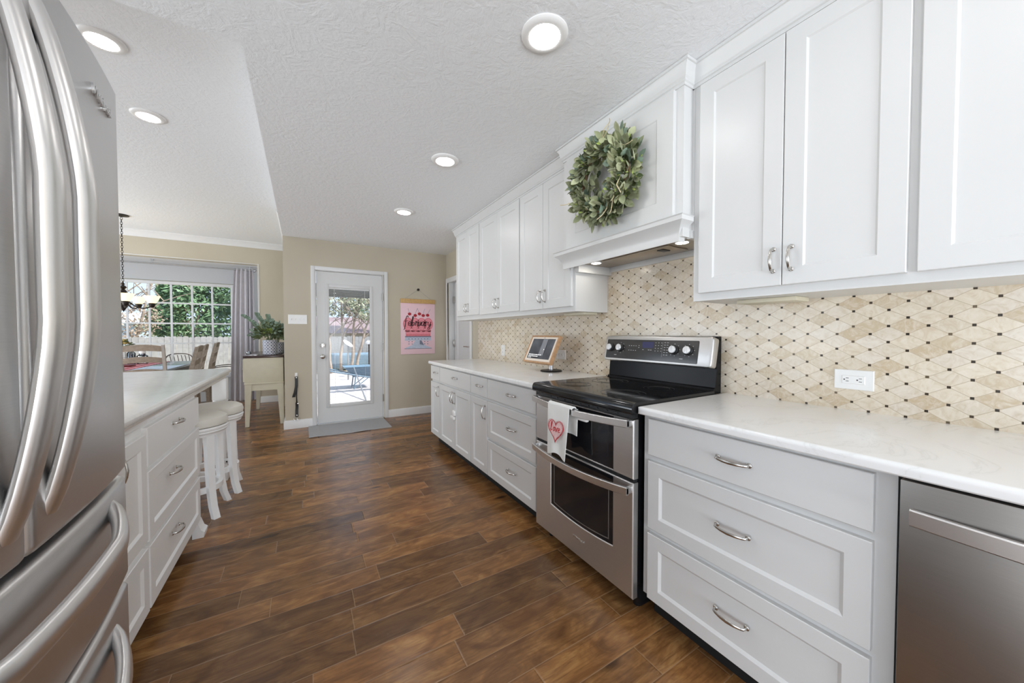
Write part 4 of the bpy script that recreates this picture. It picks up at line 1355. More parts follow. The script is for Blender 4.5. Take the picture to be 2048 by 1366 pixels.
# ------------------------------------------------------------------ door mat
g = G(); rings = []
n = 24; T = []
r = random.Random(4)
top = []
for k in range(n + 1):
    t = k / n; x0 = .045 + t * .92
    yf = 4.635 + .010 * math.sin(t * 9) ; lift = .004 * max(0, math.sin(t * 11 + 1))
    rings.append([(x0, yf, 0.001 + lift), (x0, yf + .004, .010 + lift), (x0, yf + .03, .0105 + lift * .3), (x0, 5.195, .0105), (x0, 5.20, .001)])
g.loft(rings); tag(g.build('door_mat', 'mat_gray'), 'flat gray door mat on the wood floor at the glass door', 'rug')

# ------------------------------------------------------------------ poster
po = thing('hanging_poster', 'pink calendar poster of a cherry cake hanging from a wood rail', 'poster', (1.478, YB, .90))
PX0, PX1, PZ0, PZ1 = 1.222, 1.732, .900, 1.652
fW = lambda u, v, w: (u, YB - .012 - w, v)
G().box(PX0, PX1, YB - .012, YB - .002, PZ0, PZ1 + .03, .001).build('paper', 'paper_pink', po)
G().box(PX0 - .004, PX1 + .004, YB - .026, YB - .001, PZ1, PZ1 + .062, .002).build('wood_rail', 'kraft_wood', po)
g = G(); hk = (1.480, YB - .02, 1.856)
g.tube([(PX0 + .06, YB - .014, PZ1 + .062), hk, (PX1 - .06, YB - .014, PZ1 + .062)], .0015, 6); g.build('cord', 'hose_metal', po)
g = G(); g.lathe([(.016, 0), (.018, .006), (.008, .010), (.008, .022), (.017, .028), (.012, .036), (0, .037)], (1.480, YB, 1.856), 20, (0, -1, 0))
tag(g.build('poster_hook', 'iron_bronze'), 'small dark wall knob holding the poster cord', 'hook')
PC = 1.478
def plane_poly(name, mat, polys, w, th=.0006):
    g = G()
    for P in polys: g.loft([[fW(x, z, q) for x, z in P] for q in (w, w + th)])
    return g.build(name, mat, po)
def disc(x, z, r, n=20, sx=1.0, sz=1.0): return [(x + math.cos(2 * PI * k / n) * r * sx, z + math.sin(2 * PI * k / n) * r * sz) for k in range(n)]
# cake body, frosting, stand
plane_poly('printed_cake', 'ink_rose', [[(PC - .185, 1.165), (PC + .185, 1.165), (PC + .185, 1.225), (PC - .185, 1.225)]], .0002)
plane_poly('printed_filling', 'ink_pink', [[(PC - .188, 1.198), (PC + .188, 1.198), (PC + .188, 1.250), (PC - .188, 1.250)]] + [disc(PC - .16 + .08 * k, 1.25, .036, sz=.6) for k in range(5)], .0004)
g = G()
for k in range(4):
    cx = PC - .15 + k * .10
    for R_ in (.062, .040, .020):
        ribbon(g, [(cx + math.cos(a) * R_ * 1.05, 1.345 + math.sin(a) * R_ * 1.35) for a in [2 * PI * q / 14 for q in range(15)]], .0055, fW, .0012, .0004, 3)
g.build('printed_frosting_swirls', 'ink_rose', po)
plane_poly('printed_frosting', 'ink_pink', [disc(PC - .15 + k * .10, 1.345, .074, sz=1.3) for k in range(4)], .0006)
g = G()
for k in range(9):
    ribbon(g, [(PC - .18 + k * .045 + d, 1.232 + e) for d, e in ((-.016, .0), (-.008, .022), (.006, .022), (.012, .004), (.002, .0))], .0035, fW, .0012, .0004, 3)
g.build('printed_piping', 'ink_rose', po)
plane_poly('printed_cherries', 'ink_red', [disc(PC + dx, z, .026, sz=.85) for dx, z in ((-.128, 1.492), (-.045, 1.472), (.018, 1.497), (.075, 1.474), (.142, 1.480))], .0008)
g = G()
for a, b in (((-.128, 1.51), (-.15, 1.575)), ((-.045, 1.49), (-.01, 1.58)), ((.018, 1.51), (-.01, 1.58)), ((.075, 1.49), (.10, 1.575)), ((.142, 1.49), (.185, 1.57))):
    ribbon(g, [(PC + a[0], a[1]), (PC + (a[0] + b[0]) / 2 - .004, (a[1] + b[1]) / 2), (PC + b[0], b[1])], .0018, fW, .0008, .0004, 4)
g.build('printed_stems', 'ink_slate', po)
plane_poly('printed_stand', 'ink_blue', [[(PC - .20, 1.100), (PC + .20, 1.100), (PC + .192, 1.150), (PC - .192, 1.150)], [(PC - .205, .985), (PC + .205, .985), (PC + .09, 1.035), (PC + .045, 1.102), (PC - .045, 1.102), (PC - .09, 1.035)]], .0003)
plane_poly('printed_plate_rim', 'ink_slate', [[(PC - .195, 1.150), (PC + .195, 1.150), (PC + .195, 1.166), (PC - .195, 1.166)], [(PC - .205, .978), (PC + .205, .978), (PC + .205, .985), (PC - .205, .985)], [(PC + .02, 1.045), (PC + .085, 1.03), (PC + .045, 1.102), (PC + .02, 1.102)]], .0005)
plane_poly('printed_dots', 'ink_slate', [disc(PC - .14 + k * .047, z, .008, 8) for k in range(7) for z in (1.125, 1.085, 1.050) if not (z < 1.12 and 2 <= k <= 4)], .0007)
g = G(); script(g, 'february', PC - .205, 1.320, .062, fW, .0018, .0062, sgn=1, slant=.10, adv=.80, rise=.0)
g.build('printed_lettering', 'ink_dark', po)

# ------------------------------------------------------------------ leash on its hook
g = G(); g.box(-.094, -.066, YB - .008, YB, .655, .705, .003); g.tube([(-.08, YB - .006, .67), (-.08, YB - .024, .662), (-.08, YB - .026, .675)], .003, 8)
tag(g.build('adhesive_hook', 'plastic_white'), 'small white adhesive hook low on the wall beside the glass door', 'hook')
ls = thing('dog_leash', 'black leather dog leash hanging from the small white hook', 'leash', (-.08, YB - .02, .08))
def strap(name, pts, hw, mat='black_leather'):
    g = G(); rings = []
    for x, y, z, tw_ in pts:
        c = Vector((x, YB - y, z)); s = Vector((math.cos(tw_), math.sin(tw_), 0)) * hw; d = Vector((-math.sin(tw_), math.cos(tw_), 0)) * .002
        rings.append([c + s + d, c - s + d, c - s - d, c + s - d])
    g.loft(rings); return g.build(name, mat, ls)
strap('upper_strap', [(-.080, .020, .660, 0), (-.078, .020, .60, .1), (-.080, .021, .53, .1), (-.094, .021, .46, .2), (-.112, .021, .40, .2)], .017)
strap('middle_strap', [(-.076, .016, .655, 0), (-.074, .016, .52, 1.0), (-.080, .016, .40, 1.2), (-.078, .016, .32, .7)], .010)
strap('lower_strap', [(-.078, .016, .33, .5), (-.076, .016, .28, .2), (-.080, .017, .22, .1), (-.080, .018, .145, 0)], .016)
g = G()
for z, dx in ((.645, 0), (.315, .012), (.165, 0)): g.lathe([(.008, 0), (.007, .004), (0, .005)], (-.08 + dx, YB - .020, z), 12, (0, -1, 0))
g.build('rivet', 'chrome', ls)
g = G()
for dx in (-.018, .018): g.tube([(-.08 + dx + math.cos(a) * .015, YB - .02, .122 + math.sin(a) * .014) for a in [2 * PI * k / 20 for k in range(20)]], .003, 8, True)
g.build('ring_clip', 'chrome', ls)

# ------------------------------------------------------------------ hutch behind the wall corner
hu = thing('sideboard', 'cream sideboard with dark wood top against the dining wall', 'sideboard', (-.44, 6.25, 0))
HXa, HXb, HYa, HYb = -.652, -.232, 5.60, 6.90
G().box(HXa, HXb, HYa, HYb, .56, .888, .003).build('case', 'hutch_cream', hu)
g = G(); g.box(HXa - .012, HXb + .008, HYa - .012, HYb + .012, .888, .918, .006); g.build('top', 'hutch_top', hu)
g = G()
g.box(HXa - .006, HXb + .004, HYa - .006, HYb + .006, .545, .562, .003); g.box(HXa + .01, HXb - .01, HYa + .01, HYb - .01, .46, .545)
g.build('apron', 'hutch_cream', hu)
for x, sx in ((HXa, 1), (HXb, -1)):
    for y, sy in ((HYa, 1), (HYb, -1)):
        g = G(); rings = []
        for z, w in ((.545, .075), (.44, .070), (0, .042)):
            rings.append([(x, y, z), (x + sx * w, y, z), (x + sx * w, y + sy * w, z), (x, y + sy * w, z)])
        g.loft(rings); g.build('leg', 'hutch_cream', hu)
for k in range(3):
    y0 = HYa + .02 + k * .425
    g = G(); front(g, lambda u, v, w: (HXa - w, u, v), y0, y0 + .41, .58, .875, t=.016, rail=.05); d = g.build('drawer', 'hutch_cream', hu)
    g = G(); g.lathe([(.012, 0), (.006, .004), (.006, .014), (.014, .02), (.010, .027), (0, .028)], (HXa - .016, y0 + .205, .73), 14, (-1, 0, 0)); g.build('knob', 'chrome', d)

def plant_foliage(name, mat, parent, c, n, R, L, Wd, seed, up=.6, zsc=.9):
    r = random.Random(seed); g = G()
    for i in range(n):
        th = r.uniform(0, 2 * PI); ph = math.acos(r.uniform(-.25, 1)); q = R * r.uniform(.25, 1) ** .6
        o = Vector((math.sin(ph) * math.cos(th), math.sin(ph) * math.sin(th), math.cos(ph) * zsc))
        p = Vector(c) + o * q
        d = o + Vector((r.uniform(-.6, .6), r.uniform(-.6, .6), r.uniform(-.3, .6)))
        leaf(g, p, d, Vector((r.uniform(-1, 1), r.uniform(-1, 1), r.uniform(-.2, 1))), L * r.uniform(.7, 1.3), Wd * r.uniform(.8, 1.2), r.uniform(-.2, .3))
    o = g.build(name, mat, parent, angle=60); o['kind'] = 'stuff'; return o
def vase_plant(label, x, y, rv, hv, R, seed, n=150, group=None):
    t = thing('vase_of_greenery', label, 'plant', (x, y, .918))
    g = G(); g.lathe([(rv * .90, .918), (rv, .924), (rv, .918 + hv - .01), (rv * .97, .918 + hv), (rv * .85, .918 + hv - .004), (rv * .85, .93)], (x, y, 0), 32); g.build('vase', 'vase_lattice', t)
    zt = .918 + hv
    g = G(); r = random.Random(seed)
    for k in range(12):
        a = r.uniform(0, 2 * PI); q = R * r.uniform(.5, 1.1)
        g.tube(catmull([(x, y, zt - .06), (x + math.cos(a) * q * .35, y + math.sin(a) * q * .35, zt + .07), (x + math.cos(a) * q, y + math.sin(a) * q, zt + .06 + r.uniform(0, .16))], 5), .0025, 6)
    g.build('stems', 'leaf_deep', t)
    plant_foliage('foliage', 'leaf_deep', t, (x, y, zt + .06), n, R, .06, .028, seed + 1)
    plant_foliage('eucalyptus', 'leaf_blue', t, (x - .02, y, zt + .09), n // 2, R * 1.15, .045, .040, seed + 2)
    plant_foliage('lime_bloom', 'leaf_lime', t, (x - .015, y - .05, zt + .10), n // 2, R * .36, .03, .018, seed + 3)
    return t
vp = vase_plant('gray lattice vase full of mixed greenery on the sideboard', -.385, 5.76, .084, .20, .175, 21, 260)
g = G(); r = random.Random(4)
for base, tip in (((-.42, 5.74, 1.18), (-.66, 5.70, 1.43)), ((-.40, 5.75, 1.2), (-.52, 5.72, 1.46)), ((-.35, 5.75, 1.2), (-.40, 5.70, 1.44))):
    P = catmull([base, ((base[0] + tip[0]) / 2 - .01, base[1], (base[2] + tip[2]) / 2 + .03), tip], 6)
    g.tube(P, .002, 6)
    for q in P[5:]:
        for s in (-1, 1): leaf(g, q, Vector((s * .6, -.4, .5 + r.uniform(-.4, .4))), Vector((r.uniform(-.5, .5), -1, .2)), .040, .036, .1)
g.build('eucalyptus_sprigs', 'leaf_blue', vp, angle=60)
vase_plant('smaller dark lattice vase half hidden behind the wall corner', -.315, 6.16, .075, .16, .10, 31, 80)
g = G(); g.box(-.645, -.515, 5.62, 5.84, .918, .926, .003); g.box(-.64, -.52, 5.625, 5.835, .926, .930)
tag(g.build('tray', 'silver_tray'), 'flat silver tray on the front end of the sideboard', 'tray')
g = G(); g.lathe([(.022, .931), (.028, .935), (.028, .962), (.024, .966), (.024, .940)], (-.615, 5.70, 0), 20)
tag(g.build('votive_cup', 'glass_jar'), 'small clear glass cup on the silver tray', 'cup')

# ------------------------------------------------------------------ curtain and rod in the bay
CY = 7.76
g = G(); g.tube([(-3.55, CY, 2.325), (-.74, CY, 2.325)], .012, 12)
rod = thing('curtain_rod', 'long silver curtain rod across the bay window', 'curtain rod', (-2.1, CY, 2.325))
g.build('pole', 'rod_silver', rod)
G().sphere((-.725, CY, 2.325), .026, 16, 10).build('finial', 'rod_silver', rod)
for x in (-2.05, -.80):
    g = G(); g.box(x - .008, x + .008, CY - .008, CY + .008, 2.335, 2.388); g.box(x - .02, x + .02, CY - .02, CY + .02, 2.382, 2.388); g.build('bracket', 'rod_silver', rod)
cu = thing('curtain', 'gray drape gathered at the right end of the bay window', 'curtain', (-.90, CY, .03))
def drape(name, x0t, x1t, x0b, x1b, folds, amp, seed):
    g = G(); NU, NV = folds * 8, 26; r = random.Random(seed); ph = [r.uniform(-.4, .4) for _ in range(folds + 1)]
    VA, VB = [], []
    for j in range(NV + 1):
        v = j / NV; ra, rb = [], []
        for i in range(NU + 1):
            u = i / NU; k = min(folds - 1, int(u * folds))
            w = v ** .7
            x = (x0t + (x1t - x0t) * u) * (1 - w) + (x0b + (x1b - x0b) * u) * w
            a = amp * (.55 + .45 * w) * (1 + .3 * math.sin(k * 2.1 + seed))
            y = CY + a * math.sin(u * folds * 2 * PI + ph[k] * v * 1.6)
            z = 2.345 + (.022 - 2.345) * v
            ra.append(g.bm.verts.new((x, y, z))); rb.append(g.bm.verts.new((x, y + .004, z)))
        VA.append(ra); VB.append(rb)
    for j in range(NV):
        for i in range(NU):
            g.bm.faces.new([VA[j][i], VA[j][i + 1], VA[j + 1][i + 1], VA[j + 1][i]]); g.bm.faces.new([VB[j][i], VB[j + 1][i], VB[j + 1][i + 1], VB[j][i + 1]])
        for i in (0, NU): g.bm.faces.new([VA[j][i], VA[j + 1][i], VB[j + 1][i], VB[j][i]])
    return g.build(name, 'curtain_gray', cu, angle=80)
drape('left_panel', -1.015, -.845, -1.10, -.845, 3, .034, 1)
drape('right_panel', -.835, -.745, -.845, -.735, 2, .050, 2)

# ------------------------------------------------------------------ bay window
WX0, WX1, WZ0, WZ1 = -3.57, -1.075, .45, 2.085
w1 = struct(frame_mesh(WX0, WX1, WZ0, WZ1, .045, lambda u, v, w: (u, YBAY - w, v), -.06, .02, True, .004).build('window_1', 'trim_white'))
g = G()
for x in (-1.383, -1.653, -1.922, -2.193, -2.455, -2.72, -2.99, -3.26): g.box(x - .0125, x + .0125, YBAY + .004, YBAY + .03, WZ0 + .04, WZ1 - .04)
for z in (1.723, 1.378, 1.037): g.box(WX0 + .04, WX1 - .04, YBAY + .005, YBAY + .029, z - .0125, z + .0125)
g.build('muntins', 'trim_white', w1)
G().box(WX0 + .04, WX1 - .04, YBAY + .036, YBAY + .040, WZ0 + .04, WZ1 - .04).build('glass_pane', 'glass_clear', w1)
G().box(WX0 - .03, WX1 + .03, YBAY - .07, YBAY + .02, WZ0 - .03, WZ0, .006).build('sill', 'trim_white', w1)
struct(frame_mesh(-3.62, -.64, 0, 2.402, .012, lambda u, v, w: (u, YD - w, v), 0, .006).build('trim_10', 'trim_white'))

# ------------------------------------------------------------------ dining table and what stands on it
TXa, TXb, TYa, TYb, TZ = -2.58, -1.45, 5.93, 7.58, .76
tb = thing('dining_table', 'glossy dining table colored as if reflecting sky in front of the bay window', 'table', (-2.0, 6.75, 0))
g = G(); g.box(TXa, TXb, TYa, TYb, TZ - .03, TZ, .005); g.build('tabletop', 'table_sky_sheen', tb)
g = G(); g.box(TXa + .06, TXb - .06, TYa + .06, TYa + .085, TZ - .12, TZ - .03); g.box(TXa + .06, TXb - .06, TYb - .085, TYb - .06, TZ - .12, TZ - .03)
g.box(TXa + .06, TXa + .085, TYa + .085, TYb - .085, TZ - .12, TZ - .03); g.box(TXb - .085, TXb - .06, TYa + .085, TYb - .085, TZ - .12, TZ - .03)
g.build('apron', 'table_apron', tb)
for x in (TXa + .09, TXb - .09):
    for y in (TYa + .09, TYb - .09):
        g = G(); g.lathe([(.03, 0), (.036, .06), (.028, .10), (.042, .30), (.046, .50), (.034, .60), (.045, .63), (.045, TZ - .03)], (x, y, 0), 20); g.build('leg', 'table_apron', tb)
g = G(); g.box(-2.22, -1.82, TYa + .02, TYb - .01, TZ, TZ + .004, .001)
tag(g.build('table_runner', 'plaid'), 'red and pink plaid runner along the dining table', 'table runner')
bk = thing('flower_basket', 'white wire grid basket of cream and yellow flowers on the plaid runner', 'flower basket', (-2.27, 7.30, TZ + .004))
bx, by, bz = -2.27, 7.30, TZ + .004
G().box(bx - .085, bx + .085, by - .085, by + .085, bz, bz + .25, .006).build('liner', 'basket_white', bk)
g = G()
for s in (-1, 1):
    for k in range(7):
        o = -.088 + k * .0293
        g.tube([(bx + o, by + s * .088, bz), (bx + o, by + s * .088, bz + .255)], .002, 5); g.tube([(bx + s * .088, by + o, bz), (bx + s * .088, by + o, bz + .255)], .002, 5)
    for k in range(9):
        z = bz + .01 + k * .03
        g.tube([(bx - .088, by + s * .088, z), (bx + .088, by + s * .088, z)], .002, 5); g.tube([(bx + s * .088, by - .088, z), (bx + s * .088, by + .088, z)], .002, 5)
g.build('wire_grid', 'basket_wire', bk)
plant_foliage('leaves', 'leaf_deep', bk, (bx, by, bz + .26), 90, .09, .05, .024, 5)
for nm, mt, dx, sd in (('cream_flowers', 'flower_cream', -.04, 6), ('yellow_flowers', 'flower_yellow', .055, 7)):
    g = G(); r = random.Random(sd)
    for k in range(5):
        c = Vector((bx + dx + r.uniform(-.04, .04), by + r.uniform(-.07, .04), bz + .31 + r.uniform(-.03, .05)))
        for q in range(14):
            a = q * 2.4; leaf(g, c, Vector((math.cos(a), math.sin(a), .25 + q * .05)), Vector((0, 0, 1)), .040 - q * .001, .024, .3)
    g.build(nm, mt, bk, angle=60)
def jar(label, x, y, r_, h, lid):
    t = thing('glass_jar', label, 'jar', (x, y, TZ + .004)); z = TZ + .004
    g = G(); g.lathe([(r_ * .9, 0), (r_, .01), (r_, h * .72), (r_ * .55, h * .84), (r_ * .55, h), (r_ * .5, h), (r_ * .5, h * .84), (r_ * .93, h * .72), (r_ * .93, .012), (0, .012)], (x, y, z), 24, caps=False)
    g.build('body', 'glass_jar', t)
    g = G(); g.lathe([(r_ * .62, h - .01), (r_ * .62, h + .02), (r_ * .5, h + .03), (0, h + .032)], (x, y, z), 20); g.build('lid', lid, t)
    g = G(); rr2 = random.Random(3)
    for k in range(12): g.sphere((x + rr2.uniform(-.5, .5) * r_, y + rr2.uniform(-.5, .5) * r_, z + .03 + k * .010), .014, 8, 6)
    g.build('contents', 'ink_slate', t)
jar('taller clear glass jar beside the flower basket', -2.135, 7.16, .045, .215, 'plastic_white')
jar('shorter wide glass jar to the right of the taller jar', -2.02, 7.16, .060, .16, 'plastic_white')
t = thing('candle_tray', 'dark red tray with a thin cream candle on the plaid runner', 'tray', (-2.13, 6.62, TZ + .004))
G().box(-2.24, -1.96, 6.52, 6.72, TZ + .004, TZ + .030, .004).build('tray_base', 'tray_red', t)
g = G(); g.lathe([(.012, .0), (.012, .14), (.002, .145)], (-2.10, 6.62, TZ + .030), 14); g.build('candle', 'candle_cream', t)

# ------------------------------------------------------------------ dining chairs
def ladder_chair(label, x, y, rot, slats, mat_s, mat_p, group):
    t = thing('dining_chair', label, 'chair', (0, 0, 0), group)
    g = G(); g.box(-.205, .205, -.20, .20, .435, .465, .010); g.build('seat', mat_s, t)
    g = G(); g.box(-.19, .19, -.19, -.17, .37, .435); g.box(-.19, .19, .17, .19, .37, .435); g.box(-.19, -.17, -.17, .17, .37, .435); g.box(.17, .19, -.17, .17, .37, .435); g.build('seat_frame', mat_p, t)
    for sx in (-1, 1):
        g = G(); rings = []
        for z, yy, w in ((1.065, -.300, .016), (.80, -.245, .019), (.46, -.200, .021), (.2, -.205, .019), (0, -.250, .016)):
            c = Vector((sx * .185, yy, z)); rings.append([c + Vector((w * .8 * a, w * b, 0)) for a, b in ((-1, -1), (1, -1), (1, 1), (-1, 1))])
        g.loft(rings); g.build('back_post', mat_p, t)
        g = G(); g.tube([(sx * .175, .17, .43), (sx * .175, .17, .2), (sx * .175, .172, 0)], [.021, .019, .014], 12); g.build('leg', mat_p, t)
    for z0, z1 in slats:
        g = G(); rings = []; n = 10
        yb = lambda z: -.200 - (z - .46) / .605 * .100
        for k in range(n + 1):
            u = -1 + 2 * k / n; bow = -.016 * (1 - u * u); arch = .022 * (1 - u * u)
            ring = [(u * .178, yb(z0) + bow - .008, z0 + arch * .5), (u * .178, yb(z0) + bow + .008, z0 + arch * .5), (u * .178, yb(z1) + bow + .008, z1 + arch), (u * .178, yb(z1) + bow - .008, z1 + arch)]
            rings.append(ring)
        g.loft(rings); g.build('slat', mat_s, t)
    g = G(); g.tube([(-.175, .17, .2), (.175, .17, .2)], .010, 8); g.tube([(-.175, .17, .16), (-.185, -.20, .16)], .010, 8); g.tube([(.175, .17, .16), (.185, -.20, .16)], .010, 8); g.build('stretcher', mat_p, t)
    t.location = (x, y, 0); t.rotation_euler = (0, 0, rot)
    return t
ladder_chair('ladder back dining chair at the near end of the table with posts colored lighter as if lit', -1.655, 6.13, math.radians(1), [(.985, 1.05), (.845, .905), (.70, .755)], 'chair_taupe', 'chair_taupe_lit', 'dining chairs')
sc = ladder_chair('weathered dining chair farthest right of the three beside the table', -1.40, 6.72, math.radians(94), [(1.005, 1.055), (.865, .915), (.725, .775)], 'chair_weathered', 'chair_weathered', 'dining chairs')
dup(sc, (-1.325, 5.60, 0), math.radians(96), 'weathered dining chair in the middle of the three beside the table')
dup(sc, (-1.275, 5.03, 0), math.radians(95), 'weathered dining chair farthest left of the three, nearest the island')

# ------------------------------------------------------------------ chandelier
CX, CYc = -2.035, 6.62
ch = thing('chandelier', 'dark bronze chandelier with cream glass shades over the dining table', 'chandelier', (CX, CYc, ZD))
G().lathe([(.075, 0), (.072, -.012), (.03, -.022), (.008, -.03)], (CX, CYc, ZD), 28).build('canopy', 'iron_bronze', ch)
g = G(); z = ZD - .03; k = 0
while z > 1.88:
    a = (k % 2) * PI / 2
    g.tube([(CX + math.cos(a) * .010 * math.cos(q), CYc + math.sin(a) * .010 * math.cos(q), z - .018 + .020 * math.sin(q)) for q in [2 * PI * j / 12 for j in range(12)]], .0028, 6, True)
    z -= .031; k += 1
g.build('chain', 'iron_bronze', ch)
G().lathe([(.004, 1.89), (.012, 1.87), (.020, 1.86), (.012, 1.845), (.038, 1.815), (.016, 1.79), (.042, 1.755), (.018, 1.73), (.034, 1.70), (.034, 1.64), (.016, 1.62), (.040, 1.59), (.044, 1.57), (.022, 1.53), (.008, 1.505), (.0, 1.49)], (CX, CYc, 0), 24).build('stem', 'iron_bronze', ch)
for k in range(5):
    a = math.radians(3 + k * 72); d = Vector((math.cos(a), math.sin(a), 0)); c = Vector((CX, CYc, 0))
    P = catmull([c + d * .03 + Vector((0, 0, 1.66)), c + d * .09 + Vector((0, 0, 1.585)), c + d * .18 + Vector((0, 0, 1.545)), c + d * .27 + Vector((0, 0, 1.575))], 6)
    ar = G().tube(P, .008, 8).build('arm', 'iron_bronze', ch)
    e = c + d * .27
    G().lathe([(.012, 1.555), (.028, 1.575), (.034, 1.60), (.030, 1.632)], e, 20).build('socket', 'iron_bronze', ar)
    G().lathe([(.028, 1.615), (.045, 1.630), (.066, 1.665), (.078, 1.700), (.088, 1.715), (.085, 1.716), (.074, 1.702), (.062, 1.668), (.042, 1.634)], e, 28, caps=False).build('shade', 'shade_cream', ar)
    G().sphere(e + Vector((0, 0, 1.672)), .024, 12, 8).build('bulb', 'bulb_glow', ar)

# ------------------------------------------------------------------ recessed lights
def can(label, x, y, z):
    t = thing('recessed_light', label, 'ceiling light', (x, y, z))
    G().lathe([(.094, 0), (.094, -.004), (.088, -.010), (.066, -.014), (.062, -.012)], (x, y, z), 40, caps=False).build('trim_ring', 'plastic_white', t)
    G().lathe([(.062, -.0125), (.045, -.0145), (.02, -.0155), (0, -.0158)], (x, y, z), 40, caps=False).build('lens', 'can_glow', t)
can('round recessed light above the aisle nearest the camera', .856, 1.178, ZC)
can('round recessed light above the aisle between two others', .869, 2.374, ZC)
can('round recessed light above the aisle nearest the back door', .878, 3.575, ZC)
can('round recessed light on the dining ceiling beside the refrigerator top', -.90, 2.745, ZD)
can('round recessed light on the dining ceiling farther from the refrigerator', -.935, 3.525, ZD)
can('added unseen recessed light in the aisle ceiling beside the camera', .85, -.02, ZC)  # this and the following five are out of view, added for brightness
can('added unseen recessed light in the ceiling behind the camera', .85, -1.22, ZC)
can('added unseen recessed light in the ceiling behind the refrigerator', -1.7, .5, ZC)
can('added unseen recessed light in the ceiling at the back left of the kitchen', -1.7, -1.2, ZC)
can('added unseen recessed light on the left side of the dining ceiling', -2.6, 2.745, ZD)
can('added unseen recessed light at the far left of the dining ceiling', -2.6, 3.9, ZD)

# ------------------------------------------------------------------ outdoors
g = G(); g.box(-.3, 30, 5.4, 13.2, -.30, -.12)
struct(g.build('patio', 'patio_concrete'))
g = G(); g.box(-40, 40, 5.0, 70, -.5, -.17)
struct(g.build('ground', 'yard_grass'))
fe = thing('wooden_fence', 'weathered gray picket fence along the back of the yard', 'fence', (0, 15.2, -.17))
r = random.Random(9); g = G(); x = -14.0
while x < 12:
    w = .14; h = 1.10 + r.uniform(-.02, .02); dy = r.uniform(-.006, .006)
    g.prism([(x, -.17), (x + w, -.17), (x + w, h - .03), (x + w - .03, h), (x + .03, h), (x, h - .03)], lambda u, v, q: (u, q, v), 15.19 + dy, 15.21 + dy); x += w + .006
g.build('pickets', 'fence_gray', fe)
g = G(); g.box(-14, 12, 15.21, 15.25, .2, .29); g.box(-14, 12, 15.21, 15.25, .85, .94); g.build('rails', 'fence_gray', fe)

def tree(name, label, mat, x, y, z0, trunks, crown, n, leafs, seed, group=None, bark='bark_gray', tr=.05):
    t = thing(name, label, 'tree', (x, y, z0)); r = random.Random(seed)
    g = G()
    for (dx, dy, lean, h) in trunks:
        P = [(x + dx, y + dy, z0)]
        for k in range(1, 6): P.append((x + dx + lean * k / 5 + r.uniform(-.06, .06), y + dy + r.uniform(-.05, .05), z0 + h * k / 5))
        P = catmull(P, 4); m = len(P)
        g.tube(P, [tr * (1 - .7 * i / m) for i in range(m)], 8)
        for b in range(5):
            s = P[int(m * (.45 + .1 * b))]; a = r.uniform(0, 2 * PI); L = h * r.uniform(.25, .45)
            e = [s, s + Vector((math.cos(a) * L * .4, math.sin(a) * L * .3, L * .4)), s + Vector((math.cos(a) * L, math.sin(a) * L * .5, L * r.uniform(.6, 1)))]
            g.tube(catmull(e, 4), [tr * .45 * (1 - .09 * i) for i in range(9)], 6)
            for q in range(3):
                s2 = Vector(e[1 + q % 2]); a2 = r.uniform(0, 2 * PI); L2 = L * .6
                g.tube([s2, s2 + Vector((math.cos(a2) * L2 * .5, math.sin(a2) * .2 * L2, L2 * .5)), s2 + Vector((math.cos(a2) * L2, math.sin(a2) * .3 * L2, L2 * r.uniform(.3, .9)))], [tr * .2, tr * .14, tr * .06], 5)
    g.build('trunk', bark, t)
    if n:
        g = G()
        for i in range(n):
            cx, cy, cz, rx, ry, rz = crown[i % len(crown)]
            d = Vector((r.gauss(0, 1), r.gauss(0, 1), r.gauss(0, 1))).normalized() * r.uniform(.45, 1.0) ** .5
            p = Vector((cx + d.x * rx, cy + d.y * ry, cz + d.z * rz)); s = leafs * r.uniform(.6, 1.4)
            a = Vector((r.uniform(-1, 1), r.uniform(-1, 1), r.uniform(-1, 1))).normalized(); b = a.orthogonal().normalized()
            g.face([p - a * s, p - b * s * .5, p + a * s, p + b * s * .5])
        g.build('foliage', mat, t)['kind'] = 'stuff'
    return t
tree('leafy_tree', 'large dark green tree above the fence seen through the bay window', 'tree_green', -4.0, 20, -.17, [(0, 0, .1, 2.6)], [(-4.0, 20, 2.2, 1.1, 1.0, 1.5), (-3.0, 20.3, 1.9, 1.0, .9, 1.3), (-2.6, 20, 2.9, 1.0, .9, .9), (-4.4, 20, 3.0, .8, .8, .8), (-4.9, 20, 1.9, .6, .8, .9)], 9000, .09, 41, tr=.11)
tree('leafy_bush', 'olive bush beyond the fence left of the dark green tree', 'tree_olive', -5.0, 22.6, -.17, [(-.2, 0, -.3, 1.6), (.2, 0, .3, 1.5)], [(-5.6, 22.6, 1.6, 1.1, .6, .7), (-4.6, 22.6, 1.45, .8, .5, .6)], 1500, .06, 42)
tree('bare_tree', 'bare branching tree at the left side of the bay window', 'tree_dry', -5.6, 17.2, -.17, [(-.3, 0, .6, 3.9), (.1, 0, -.5, 3.3), (.3, 0, .9, 3.6)], [(-5.6, 17.2, 1.7, 1.4, .7, .8)], 1300, .05, 43, tr=.06)
tree('crape_myrtle', 'pale multi trunk tree seen through the glass door', 'tree_olive', 1.15, 13.0, -.12, [(-.35, 0, -.25, 2.6), (-.05, .1, .05, 2.7), (.2, -.1, .25, 2.6), (.4, 0, .6, 2.5)], [(.95, 13.0, 2.35, 1.0, .6, .6), (1.9, 13.1, 2.2, .8, .6, .55), (.2, 13.1, 2.2, .6, .6, .5)], 2600, .06, 44, tr=.055)
tree('leafy_tree', 'green tree beyond the fence at the right of the glass door', 'tree_green', 3.4, 19.5, -.17, [(0, 0, -.2, 3)], [(3.4, 19.5, 2.6, 1.1, .9, 1.1), (2.4, 20, 3.2, .9, .8, .7)], 2600, .08, 45, tr=.09)
